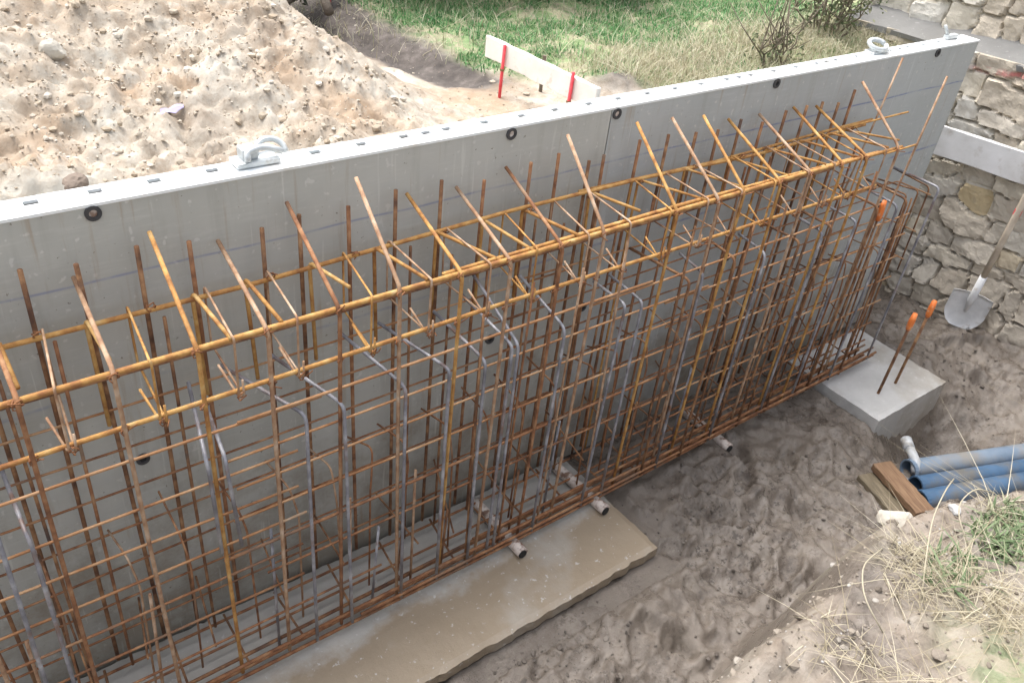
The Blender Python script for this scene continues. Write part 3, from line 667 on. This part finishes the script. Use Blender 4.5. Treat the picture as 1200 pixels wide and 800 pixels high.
# ------------------------------------------------------------------ spacer tubes
sp0 = None
for i, (x, y0, y1, z, lab) in enumerate([
        (.790, -.036, -.196, -1.2975, 'white spacer tube under the cage, nearest of the three to the camera'),
        (1.006, -.040, -.194, -1.2975, 'white spacer tube under the cage near the corner of the wet slab'),
        (1.425, -.026, -.190, -1.3235, 'white spacer tube under the cage on bare mud, farthest of the three')]):
    if sp0 is None:
        root = empty('spacer_tube', (x, (y0+y1)/2, z-.0125), lab, 'spacer tube', 'white spacer tubes lying under the cage')
        mb = MB(); L = (y0-y1)/2; yc = (y0+y1)/2
        ys_ = np.linspace(y0, y1, 9)
        mb.tube([(x-.004*math.copysign(1, .5)*(y-yc)/L*.6, y, z) for y in ys_], .0120, 14); mb.build('tube', M['pvc_white'], root, smooth=True)
        mb = MB(); mb.tube([(x, y1-.0006, z), (x, y1-.0030, z)], .0092, 12); mb.build('end_plug', M['dark_hole'], root)
        sp0 = root
    else:
        r = sp0.copy(); COL.objects.link(r); r.location = W((x, (y0+y1)/2, z-.0125)); r['label'] = lab
        r.rotation_euler.z = [0, .03, -.05][i]
        for ch in list(sp0.children): c2 = ch.copy(); COL.objects.link(c2); c2.parent = r

# ------------------------------------------------------------------ concrete
def slab(name, x0, x1, y0, y1, zt, zb, mat, label, jag=.004, seed=1, st=.012):
    xs = np.arange(x0, x1+1e-6, st); ys = np.arange(y0, y1+1e-6, st); X, Y = np.meshgrid(xs, ys)
    x = X.ravel().copy(); y = Y.ravel().copy(); z = zt+.0022*fbm(x*14, y*14, 4, seed)+.0016*fbm(x*3, y*3, 2, seed+3)
    nx, ny = len(xs), len(ys); ex = (np.abs(x-xs[0]) < 1e-6)|(np.abs(x-xs[-1]) < 1e-6); ey = (np.abs(y-ys[0]) < 1e-6)|(np.abs(y-ys[-1]) < 1e-6)
    x += ex*jag*fbm(x*45, y*45, 4, seed+5, .7); y += ey*jag*fbm(x*45, y*45, 4, seed+6, .7); z -= (ex|ey)*.003
    V = np.stack([x, y, z], 1).tolist(); i = np.arange(nx*ny).reshape(ny, nx)
    F = np.stack([i[:-1, :-1].ravel(), i[:-1, 1:].ravel(), i[1:, 1:].ravel(), i[1:, :-1].ravel()], 1).tolist()
    loop = list(i[0, :])+list(i[1:, -1])+list(i[-1, -2::-1])+list(i[-2:0:-1, 0]); n = len(V)
    mid = [(V[a][0]+.0015*math.sin(a), V[a][1]+.0015*math.cos(a*1.7), (zt+zb)/2) for a in loop]
    V += mid+[(V[a][0], V[a][1], zb) for a in loop]; L = len(loop)
    for k in range(L):
        k2 = (k+1) % L; F.append([loop[k], n+k, n+k2, loop[k2]]); F.append([n+k, n+L+k, n+L+k2, n+k2])
    mb = MB(); mb.v = V; mb.f = F; mb.n = len(V); o = mb.build(name, mat, smooth=False)
    return o
o = slab('blinding_slab', -.55, 1.052, -.322, -.004, -1.31, -1.337, M['slab_wet'], '', jag=.006, seed=4)
recenter(o, (.25, -.16, -1.337)); prop(o, 'thin wet muddy blinding slab under the near half of the cage', 'concrete slab')
pad = empty('concrete_pad', (1.995, -.215, -1.42), 'square grey concrete pad with two capped dowel bars at the far end of the cage', 'concrete pad')
o = slab('pad_block', 1.832, 2.158, -.327, -.030, -1.309, -1.52, M['slab_grey'], '', jag=.003, seed=9); o.location -= pad.location; o.parent = pad
for (x, y, z, xt) in ((1.929, -.259, -1.069, 1.929), (2.013, -.257, -1.059, 2.015)):
    mb = MB(); mb.tube([(x, y, -1.33), (xt, y-.003, z-.02)], .0038, 8); d = mb.build('dowel_bar', M['rust_brown'], pad, smooth=True)
    mb = MB(); mb.tube([(xt, y-.003, z-.034), (xt, y-.003, z-.026), (xt, y-.003, z-.004), (xt+.002, y-.003, z+.014)], [.0055, .0074, .0078, .0058], 12); mb.build('dowel_cap', M['orange_cap'], d, smooth=True)

# ------------------------------------------------------------------ blue pipes, elbow, timber
def pipe(pts, r, mat, label, group='blue drain pipes lying in the pit'):
    root = empty('drain_pipe', pts[0], label, 'pipe', group)
    mb = MB(); mb.tube(pts, r, 20, cap=False, fil=.05, seg=6); mb.tube(pts, r*.9, 20, cap=False, fil=.05, seg=6); 
    mb.build('pipe_wall', mat, root, smooth=True)
    mb = MB(); d = np.array(pts[0])-np.array(pts[1]); mb.ring(np.array(pts[0])-d/np.linalg.norm(d)*.008, d, r*.9, r*1.06, .010, 20); mb.build('pipe_rim', mat, root, smooth=False)
    return root
def pz(x, y): return hz(x, y)
RP = .026
pipe([(1.800, -.452, -1.362), (2.02, -.535, -1.366), (2.40, -.680, -1.362), (2.75, -.80, -1.35)], RP, M['pipe_dusty'], 'dusty pale blue drain pipe, the one next to the concrete pad')
pipe([(1.760, -.496, -1.358), (1.98, -.577, -1.360), (2.36, -.715, -1.36), (2.70, -.83, -1.35)], .024, M['pipe_blue'], 'dull blue drain pipe, second from the concrete pad')
pipe([(1.720, -.532, -1.356), (1.94, -.612, -1.352), (2.30, -.755, -1.35), (2.62, -.87, -1.34)], RP, M['pipe_blue'], 'clean blue drain pipe, third from the concrete pad')
pipe([(1.700, -.580, -1.372), (1.88, -.655, -1.37), (2.2, -.79, -1.36), (2.5, -.9, -1.34)], .023, M['pipe_blue'], 'short blue drain pipe beside the timber, half covered by the bank')
el = empty('pipe_elbow', (1.815, -.43, -1.37), 'whitish pipe elbow lying at the corner of the concrete pad', 'pipe elbow')
mb = MB(); mb.tube([(1.845, -.412, -1.335), (1.818, -.452, -1.340), (1.80, -.47, -1.356)], .0115, 16, fil=.03, seg=5); mb.build('elbow_bend', M['pipe_pale'], el, smooth=True)
mb = MB(); mb.tube([(1.858, -.396, -1.332), (1.838, -.420, -1.336)], .0138, 16); mb.build('elbow_socket', M['pipe_pale'], el, smooth=True)
def board(name, a, b, w, t, mat, label, cat, roll=0, group=None, bev=.004, up=(0, 0, 1)):
    a = np.array(a, float); b = np.array(b, float); ax = (b-a)/2; d = ax/np.linalg.norm(ax)
    s = np.cross(up, d); s /= np.linalg.norm(s); n = np.cross(d, s)
    s2 = math.cos(roll)*s+math.sin(roll)*n; n2 = np.cross(d, s2)
    # oriented locally so that grain runs along local X
    from mathutils import Matrix
    L = np.linalg.norm(ax)*U; Wd = w/2*U; T = t/2*U
    mb = MB(); nseg = 10
    for k in range(nseg):
        pass
    xs = np.linspace(-L, L, 14); v = []; f = []
    for i, x in enumerate(xs):
        j = .0025*math.sin(i*2.1+a[0]*9)
        for (yy, zz) in ((-Wd+j, -T), (Wd+j, -T), (Wd-j, T), (-Wd+j, T)): v.append((x, yy, zz))
    for i in range(len(xs)-1):
        for k in range(4): f.append((4*i+k, 4*i+(k+1) % 4, 4*i+4+(k+1) % 4, 4*i+4+k))
    f.append((3, 2, 1, 0)); f.append(tuple(4*(len(xs)-1)+k for k in range(4)))
    mb.add(v, f); o = mb.build(name, mat, units=False, bevel=bev)
    c = W((a+b)/2); o.matrix_world = Matrix(((d[0], s2[0], n2[0], c[0]), (d[1], s2[1], n2[1], c[1]), (d[2], s2[2], n2[2], c[2]), (0, 0, 0, 1)))
    return prop(o, label, cat, group)
board('timber_offcut', (1.655, -.420, -1.335), (1.600, -.585, -1.335), .062, .020, M['timber_dull'], 'dull grey brown timber offcut lying flat in the pit under another board', 'board', group='timber offcuts by the pipes')
board('timber_offcut', (1.690, -.425, -1.312), (1.635, -.575, -1.312), .052, .018, M['timber_brown'], 'reddish brown timber offcut lying on top of another board by the blue pipes', 'board', group='timber offcuts by the pipes')

# ------------------------------------------------------------------ batter board and stakes
board('batter_board', (1.150, .536, -.566), (1.150, .165, -.560), .046, .011, M['white_board'], 'white batter board on edge behind the formwork between red stakes', 'board', roll=math.pi/2)
def stake(x, y, zb, zt, label, tilt=0):
    root = empty('marker_stake', (x, y, zb), label, 'stake', 'red painted stakes')
    h = zt-zb
    mb = MB(); mb.tube([(x, y, zb-.05), (x+tilt, y, zt)], .0038, 8); mb.build('stake_shaft', M['red_paint'], root, smooth=True)
    mb = MB(); mb.ring((x+tilt*.5, y, zb+h*.5), (0, 0, 1), .0034, .0052, .005, 10); mb.build('nail_clip', M['rust_brown'], root)
    return root
stake(1.138, .460, -.652, -.542, 'red painted stake against the far end of the white batter board', .002)
stake(1.138, .235, -.652, -.528, 'red painted stake where the white batter board meets the formwork', .003)
stake(1.120, 1.235, -.655, -.55, 'red painted stake standing alone beyond the spoil heap')
mb = MB(); mb.tube([(1.25, .454, -.66), (1.25, .454, -.573)], .0045, 8); o = mb.build('timber_peg', M['twig']); recenter(o, (1.25, .454, -.66)); prop(o, 'short dark peg behind the middle of the white batter board', 'peg')

# ------------------------------------------------------------------ stone wall
def wall_x(y): return 2.5-.2*y
def stone_wall():
    root = empty('stone_wall', (2.5, -.2, -1.33), 'old rubble stone wall closing the right end of the pit, with a grey mortar ledge', 'wall')
    def face(name, ya, yb, za, zb, off, seed, st=.0062):
        rng = np.random.default_rng(seed)
        ys = np.arange(ya, yb+1e-6, st); zs = np.arange(za, zb+1e-6, st); Yg, Zg = np.meshgrid(ys, zs); y = Yg.ravel(); z = Zg.ravel()
        # stones: jittered courses
        S = []; zc = za-.05
        while zc < zb+.1:
            h = rng.uniform(.042, .085); yc = ya-.1
            while yc < yb+.1:
                w = rng.uniform(.05, .15); S.append((yc+w/2, zc+h/2+rng.uniform(-.016, .016), w, h)); yc += w
            zc += h
        S = np.array(S); wy = y+.034*fbm(y*10, z*10, 4, seed); wz = z+.026*fbm(y*10+5, z*10, 4, seed+1)
        d1 = np.full(len(y), 9.); d2 = d1.copy(); idx = np.zeros(len(y), int)
        for k, (a, b, w, h) in enumerate(S):
            d = np.maximum(np.abs(wy-a)/(w/2), np.abs(wz-b)/(h/2))*.72+.28*np.sqrt(((wy-a)/(w/2))**2+((wz-b)/(h/2))**2)
            up = d < d1; d2 = np.where(up, d1, np.minimum(d2, d)); idx = np.where(up, k, idx); d1 = np.minimum(d1, d)
        g = sm(.0, .22, d2-d1)
        tone = rng.uniform(0, 1, len(S)); prot = rng.uniform(.0, .026, len(S)); tl = rng.normal(0, .11, (len(S), 2))
        hgt = g*(.008+.65*prot[idx]+(wy-S[idx, 0])*tl[idx, 0]+(wz-S[idx, 1])*tl[idx, 1])+.009*fbm(y*30, z*30, 4, seed+2)+.012*fbm(y*6, z*6, 3, seed+4)
        hgt = hgt*sm(0, .02, zb-z) if False else hgt
        x = wall_x(y)+off-hgt
        base = sm(-1.16, -1.31, z); x = x-base*.03*(1+fbm(y*9, z*3, 3, seed+8))
        nx, ny = len(ys), len(zs); n = nx*ny; i = np.arange(n).reshape(ny, nx)
        F = np.stack([i[:-1, :-1].ravel(), i[1:, :-1].ravel(), i[1:, 1:].ravel(), i[:-1, 1:].ravel()], 1).tolist()
        V = np.stack([x, y, z], 1).tolist()
        loop = list(i[0, :])+list(i[1:, -1])+list(i[-1, -2::-1])+list(i[-2:0:-1, 0]); L = len(loop)
        V += [(wall_x(V[a][1])+.22, V[a][1], V[a][2]) for a in loop]
        for k in range(L): F.append([loop[k], loop[(k+1) % L], n+(k+1) % L, n+k])
        F.append([n+k for k in range(L)])
        mb = MB(); mb.v = V; mb.f = F; mb.n = len(V); o = mb.build(name, M['rubble_stone'], root)
        me = o.data; dirt = sm(-1.05, -1.3, z)*(.5+.5*fbm(y*7, z*7, 3, 99))+.22*sm(-.75, -1.1, z)
        mark = sm(.010, .004, np.abs(z+.605+.12*(y+.02)))*sm(.10, .04, np.abs(y+.0))
        c = np.zeros((len(V), 4)); c[:, 3] = 1; c[:n, 0] = tone[idx]; c[:n, 1] = sm(-.02, .10, d2-d1); c[:n, 2] = np.clip(dirt, 0, .85); c[n:, 0] = .4; c[n:, 1] = 1
        a = me.color_attributes.new('stone', 'FLOAT_COLOR', 'POINT'); a.data.foreach_set('color', c.ravel())
        m2 = np.zeros(len(V)); m2[:n] = mark if za < -1 else 0
        a = me.attributes.new('mark', 'FLOAT', 'POINT'); a.data.foreach_set('value', m2)
        return o
    face('stonework', -1.25, .47, -1.40, -.575, 0, 21)
    face('stonework', -1.25, .47, -.575, -.14, .085, 33)
    # sloping mortar ledge
    ys = np.arange(-1.25, .471, .012); mb = MB(); v = []; f = []
    prof = [(-.010, -.592), (-.013, -.579), (.030, -.560), (.070, -.544), (.094, -.532), (.095, -.592)]
    for y in ys:
        for k, (dx, dz) in enumerate(prof):
            j = .006*float(fbm(np.array([y*14+k*3.]), np.array([k*1.7]), 3, 50)[0]); v.append((wall_x(y)+dx+j, y, dz+j*.6))
    m_ = len(prof)
    for i in range(len(ys)-1):
        for k in range(m_): f.append((i*m_+k, i*m_+(k+1) % m_, (i+1)*m_+(k+1) % m_, (i+1)*m_+k))
    f.append(tuple(range(m_))); f.append(tuple((len(ys)-1)*m_+k for k in range(m_-1, -1, -1)))
    mb.add(v, f); mb.build('mortar_ledge', M['mortar_ledge'], root)
stone_wall()
# pale plank along the wall
board('plank', (wall_x(.12)-.055, .13, -.815), (wall_x(-.75)-.055, -.75, -.815), .082, .016, M['grey_board'], 'pale grey plank fixed level along the stone wall on the right', 'plank', roll=math.pi/2)

# ------------------------------------------------------------------ shovel
def shovel():
    tip = np.array([2.466, -.186, -1.318]); top = np.array([2.425, -.212, -.845])
    root = empty('shovel', tuple(tip), 'shovel with a pale steel blade leaning on the stone wall', 'shovel')
    d = top-tip; d /= np.linalg.norm(d); side = np.array([.34, -.90, 0.0]); side -= d*(side@d); side /= np.linalg.norm(side); n = np.cross(side, d)
    # blade: rounded spade, dished
    v = []; f = []; NU, NV = 9, 10
    for j in range(NV):
        t = j/(NV-1); hw = .056*(.46+.54*min(1, (t/.42))**.6) if t < .42 else .056
        for i in range(NU):
            s = -1+2*i/(NU-1); dish = .016*(s*s)-.006*math.sin(t*math.pi)
            tt = t*.128+(.012*s*s if t < .3 else 0)*(1-t/.3 if t < .3 else 0)
            v.append(tip+d*tt+side*hw*s+n*dish)
    for j in range(NV-1):
        for i in range(NU-1): f.append((j*NU+i, j*NU+i+1, (j+1)*NU+i+1, (j+1)*NU+i))
    k = len(v); v2 = [p-n*.0022 for p in v]; f2 = [tuple(reversed([a+k for a in q])) for q in f]
    rim = [j for j in range(NU)]+[j*NU+NU-1 for j in range(1, NV)]+[(NV-1)*NU+i for i in range(NU-2, -1, -1)]+[j*NU for j in range(NV-2, 0, -1)]
    fr = [(rim[a], rim[(a+1) % len(rim)], rim[(a+1) % len(rim)]+k, rim[a]+k) for a in range(len(rim))]
    mb = MB(); mb.add(v+v2, f+f2+fr); mb.build('blade', M['shovel_steel'], root, smooth=True)
    mb = MB(); mb.tube([tip+d*.06+n*.001, tip+d*.11+n*.006, tip+d*.195+n*.012], [.004, .011, .0105], 10); mb.build('socket', M['shovel_steel'], root, smooth=True)
    mb = MB(); mb.tube([tip+d*.185+n*.012, tip+d*.35+n*.018, top+n*.006, top+d*.10], .0088, 10); hd = mb.build('handle', M['ash_handle'], root, smooth=True)
    p = tip+(top-tip)*.86+n*.010; mb = MB(); mb.ring(p-d*.008, d, .0086, .0098, .017, 12); mb.build('red_band', M['red_paint'], root)
shovel()

# ------------------------------------------------------------------ purple scrap
def scrap():
    cx, cy = .412, .400; xs = np.linspace(-.021, .021, 12); ys = np.linspace(-.006, .006, 6); v = []; f = []
    for y in ys:
        for x in xs:
            fold = .005*abs(math.sin(x*110+y*90))+.003*math.sin(y*260+x*60)
            v.append((cx+x+.3*y, cy+y+.25*x, hz(cx, cy)+.010+fold))
    for j in range(5):
        for i in range(11): f.append((j*12+i, j*12+i+1, (j+1)*12+i+1, (j+1)*12+i))
    n = len(v); v2 = [(a, b, c-.001) for a, b, c in v]; f += [tuple(reversed([q+n for q in g])) for g in f]
    mb = MB(); mb.add(v+v2, f); o = mb.build('plastic_scrap', M['purple_sheet'], smooth=True)
    recenter(o, (cx, cy, hz(cx, cy))); prop(o, 'crumpled purple plastic scrap lying on the spoil heap', 'scrap')
scrap()

# ------------------------------------------------------------------ vegetation
def blades(name, mat, roots, hts, wid, rng, lean=.5, label=None, kind='stuff', parent=None, tones=None, segs=3, droop=.6):
    V = []; F = []; T = []; n = 0
    for q, ((x, y, z), h) in enumerate(zip(roots, hts)):
        a = rng.uniform(0, 6.283); dx, dy = math.cos(a), math.sin(a); l = abs(rng.normal(0, lean)); w = wid*rng.uniform(.6, 1.4)
        b = a+1.57+rng.uniform(-.5, .5); wx, wy = math.cos(b)*w, math.sin(b)*w; tn = rng.uniform() if tones is None else tones[q]
        for k in range(segs+1):
            t = k/segs; hor = l*h*(t*.4+t*t*droop); vz = h*(t-.35*min(1, l)*t*t*droop); ww = (1-t)**.7+.02
            V.append((x+dx*hor+wx*ww, y+dy*hor+wy*ww, z+vz)); V.append((x+dx*hor-wx*ww, y+dy*hor-wy*ww, z+vz)); T += [tn, tn]
            if k: F.append((n+2*k-2, n+2*k-1, n+2*k+1, n+2*k))
        n += 2*(segs+1)
    mb = MB(); mb.v = V; mb.f = F; mb.n = n; o = mb.build(name, mat, parent, tone=T)
    if kind: prop(o, label, kind=kind)
    return o
gr = np.random.default_rng(11)
def field(cnt, fn, box):
    out = []
    while len(out) < cnt:
        x = gr.uniform(box[0], box[1], 4000); y = gr.uniform(box[2], box[3], 4000); p = fn(x, y); k = gr.uniform(0, 1, 4000) < p
        x = x[k]; y = y[k]; z = height(x, y)-.004
        out += list(zip(x.tolist(), y.tolist(), z.tolist()))
    return out[:cnt]
def turf_line(x): return np.interp(x, [.7, 1.0, 1.15, 1.25, 1.4, 1.5, 1.7, 2.4], [1.5, .95, .66, .55, .42, .32, .2, .14])
def dens_green(x, y):
    n = vnoise(x*5, y*5, 90); n2 = vnoise(x*14, y*14, 91)
    d = sm(-.04, .10, y-turf_line(x))*sm(.34, .55, n*.55+n2*.45)
    d = d*(.30+.70*sm(.48, .70, y)); return d*(1-sm(.25, .7, rut(x+.02*(n-.5), y)))
def dens_dry(x, y):
    n = vnoise(x*6, y*6, 92)
    near = sm(1.36, 1.5, x)*sm(-.05, .08, y-turf_line(x))*sm(.66, .46, y)
    return np.clip(near*(.35+.8*n)+.10*sm(0, .2, y-turf_line(x)), 0, 1)
r_ = field(42000, dens_green, (.8, 2.6, .2, 1.8)); blades('meadow_grass', M['grass_green'], r_, gr.uniform(.006, .026, len(r_)), .0015, gr, 1.2, 'short green grass growing beyond the spoil heap')
r_ = field(19000, dens_dry, (1.0, 2.7, .1, 1.4)); blades('dry_grass', M['grass_dry'], r_, gr.uniform(.012, .055, len(r_)), .0010, gr, 1.1, 'long bleached dry grass behind the formwork')
def dens_bank(x, y):
    cy = crest_y(x); n = vnoise(x*9, y*9, 95); return sm(-.005, -.05, y-cy)*sm(.72, .92, x)*sm(.35, .7, n)
r_ = field(5200, dens_bank, (.6, 2.0, -1.05, -.6)); blades('bank_straw', M['straw'], r_, gr.uniform(.007, .034, len(r_)), .0007, gr, 2.0, 'flattened dry straw on the near bank', droop=1.0)

# green weed on the bank
def weed(cx, cy, n, rad, label, hmax):
    rt = []; 
    for _ in range(n):
        a = gr.uniform(0, 6.28); r = rad*math.sqrt(gr.uniform()); rt.append((cx+r*math.cos(a)*1.5, cy+r*math.sin(a), hz(cx+r*math.cos(a)*1.5, cy+r*math.sin(a))-.003))
    root = empty('weed', (cx, cy, hz(cx, cy)), label, 'weed', 'green weeds on the near bank')
    blades('leaves', M['weed_green'], rt, gr.uniform(.35, 1, n)*hmax, .0026, gr, 1.1, kind=None, parent=root, droop=.9)
    rt2 = rt[::6]; blades('dry_stalks', M['straw'], rt2, gr.uniform(.6, 1.2, len(rt2))*hmax, .0009, gr, .9, kind=None, parent=root)  # thin dry stalks standing among the green leaves
weed(1.19, -.815, 560, .055, 'broad tuft of green weed on the near bank below the blue pipes', .024)
weed(1.13, -.90, 160, .035, 'small tuft of green weed at the lower right corner of the near bank', .04)
weed(1.03, -.80, 120, .035, 'sparse green weed among the straw left of the larger tufts on the near bank', .032)
# long bent straws on the bank rim
def stalk(pts, label):
    mb = MB(); mb.tube(pts, .0010, 6, fil=.03, seg=5); o = mb.build('dry_stalk', M['straw'], smooth=True, tone=[.8]*mb.n)
    recenter(o, pts[0]); prop(o, label, 'stalk', 'long dry stalks on the bank')
b0 = hz(.98, -.78)
stalk([(.955, -.80, hz(.955, -.80)), (1.00, -.765, -.855), (1.06, -.735, -.845), (1.13, -.715, -.845), (1.20, -.70, -.872)], 'longest pale dry stalk arching over the near bank towards the timber')
stalk([(.86, -.80, hz(.86, -.80)), (.86, -.76, -.86), (.91, -.725, -.865), (1.0, -.715, -.89)], 'pale dry stalk bent flat on the left rim of the near bank')
stalk([(1.10, -.79, hz(1.10, -.79)), (1.12, -.74, -.855), (1.18, -.735, -.85), (1.24, -.75, -.88)], 'thin pale stalk curving beside the green weed on the near bank')

# leafy shrub by the stone wall
def leaf_cards(mb, T, c, size, rng):
    a = rng.normal(size=3); a /= np.linalg.norm(a); b = np.cross(a, rng.normal(size=3)); b /= np.linalg.norm(b)
    c = np.array(c); l = size*rng.uniform(.7, 1.3); w = l*.32
    mb.add([c-a*l, c+b*w, c+a*l, c-b*w], [(0, 1, 2, 3)]); T += [rng.uniform()]*4
def shrub(name, cx, cy, nst, hgt, spread, nleaf, leafsize, mat, label, cat, seed, group=None):
    rng = np.random.default_rng(seed); z = hz(cx, cy); root = empty(name, (cx, cy, z), label, cat, group)
    st = MB(); lf = MB(); T = []
    for s in range(nst):
        a = rng.uniform(0, 6.28); r = spread*math.sqrt(rng.uniform()); bx, by = cx+.35*r*math.cos(a), cy+.35*r*math.sin(a)
        h = hgt*rng.uniform(.6, 1.05); P = [np.array([bx, by, hz(bx, by)-.01])]
        for k in range(1, 6):
            t = k/5; P.append(np.array([bx+r*.8*math.cos(a)*t+rng.normal(0, .006), by+r*.8*math.sin(a)*t+rng.normal(0, .006), z+h*t]))
        st.tube(P, [.0035*(1-.14*k) for k in range(6)], 5)
        for q in range(3):
            k = rng.integers(2, 5); d = rng.normal(0, .03, 3); d[2] = abs(d[2])+.02; st.tube([P[k], P[k]+d, P[k]+d*1.8+(0, 0, .01)], [.0018, .0014, .0008], 4)
        for q in range(nleaf):
            t = rng.uniform(.25, 1.03)*5; k = min(4, int(t)); p = P[k]+(P[k+1]-P[k])*(t-k)+rng.normal(0, .022, 3); leaf_cards(lf, T, p, leafsize, rng)
    st.build('stems', M['twig'], root, smooth=True); lf.build('foliage', mat, root, tone=T)
shrub('shrub', 2.28, .44, 16, .20, .13, 70, .0085, M['leaf_olive'], 'sparse olive shrub growing against the left end of the stone wall', 'shrub', 2)
shrub('shrub', 1.92, .33, 8, .10, .07, 26, .008, M['leaf_olive'], 'low wispy shrub in the dry grass behind the right half of the formwork', 'shrub', 4)
for i, (x, y, lab) in enumerate([(1.45, 1.21, 'dark bramble bush beyond the grass, leftmost of the dark bushes'), (1.70, 1.12, 'dark bramble bush beyond the grass, middle one of the dark bushes'), (1.98, 1.05, 'dark bramble bush beyond the grass, rightmost of the dark bushes')]):
    shrub('bramble_bush', x, y, 26, .30, .24, 90, .013, M['leaf_dark'], lab, 'bush', 20+i, 'dark bushes beyond the grass')
# cut branches beyond the heap
def branch(pts, r, label, seed):
    rng = np.random.default_rng(seed); root = empty('cut_branch', pts[0], label, 'branch', 'cut branches beyond the spoil heap')
    mb = MB(); mb.tube(pts, [r*(1-.12*k) for k in range(len(pts))], 9, sub=0); mb.build('limb', M['bark'], root, smooth=True)
    mb = MB()
    for k in range(1, len(pts)):
        for q in range(3):
            p = np.array(pts[k]); d = rng.normal(0, .05, 3); d[2] = abs(d[2])*.6; mb.tube([p, p+d, p+d*2+rng.normal(0, .015, 3)], [r*.3, r*.2, r*.08], 5)
    mb.build('twigs', M['twig'], root, smooth=True)
gz = -.64
branch([(.93, 1.13, gz+.03), (1.02, 1.20, gz+.05), (1.13, 1.25, gz+.06), (1.30, 1.33, gz+.08)], .022, 'thickest cut branch lying beyond the spoil heap', 1)
branch([(1.02, 1.04, gz+.02), (1.04, 1.13, gz+.06), (1.02, 1.25, gz+.09), (1.0, 1.4, gz+.12)], .013, 'thin cut branch crossing under the thick one beyond the spoil heap', 2)
branch([(.98, 1.18, gz+.07), (1.10, 1.30, gz+.09), (1.28, 1.38, gz+.10), (1.4, 1.46, gz+.10)], .015, 'middling cut branch lying behind the thick one beyond the spoil heap', 3)
shrub('bramble_bush', .92, 1.33, 24, .13, .20, 60, .012, M['leaf_dark'], 'low dark bush behind the cut branches at the top of the spoil heap', 'bush', 41, 'dark bushes beyond the grass')

# ------------------------------------------------------------------ light
w = bpy.data.worlds.new('World'); scene.world = w; w.use_nodes = True; nt = w.node_tree
bg = nt.nodes['Background']; sky = nt.nodes.new('ShaderNodeTexSky'); sky.sky_type = 'NISHITA'; sky.sun_disc = False
EL, AZ = math.radians(66), math.radians(-15)     # azimuth measured from +Y clockwise
sky.sun_elevation = EL; sky.sun_rotation = AZ; sky.air_density = 1.0; sky.dust_density = 6; sky.ozone_density = 1
hs = nt.nodes.new('ShaderNodeHueSaturation'); hs.inputs['Saturation'].default_value = .35
nt.links.new(sky.outputs[0], hs.inputs['Color']); nt.links.new(hs.outputs[0], bg.inputs[0]); bg.inputs[1].default_value = .15
sd = bpy.data.lights.new('sun', 'SUN'); so = bpy.data.objects.new('sun', sd); COL.objects.link(so)
sd.energy = .6; sd.angle = math.radians(18); sd.color = (1, .96, .90)
from mathutils import Vector
dv = Vector((math.sin(AZ)*math.cos(EL), math.cos(AZ)*math.cos(EL), math.sin(EL)))
so.rotation_euler = dv.to_track_quat('Z', 'Y').to_euler()
vs = scene.view_settings; vs.view_transform = 'Standard'; vs.look = 'None'; vs.gamma = 1; vs.use_curve_mapping = False; vs.exposure = 1.4
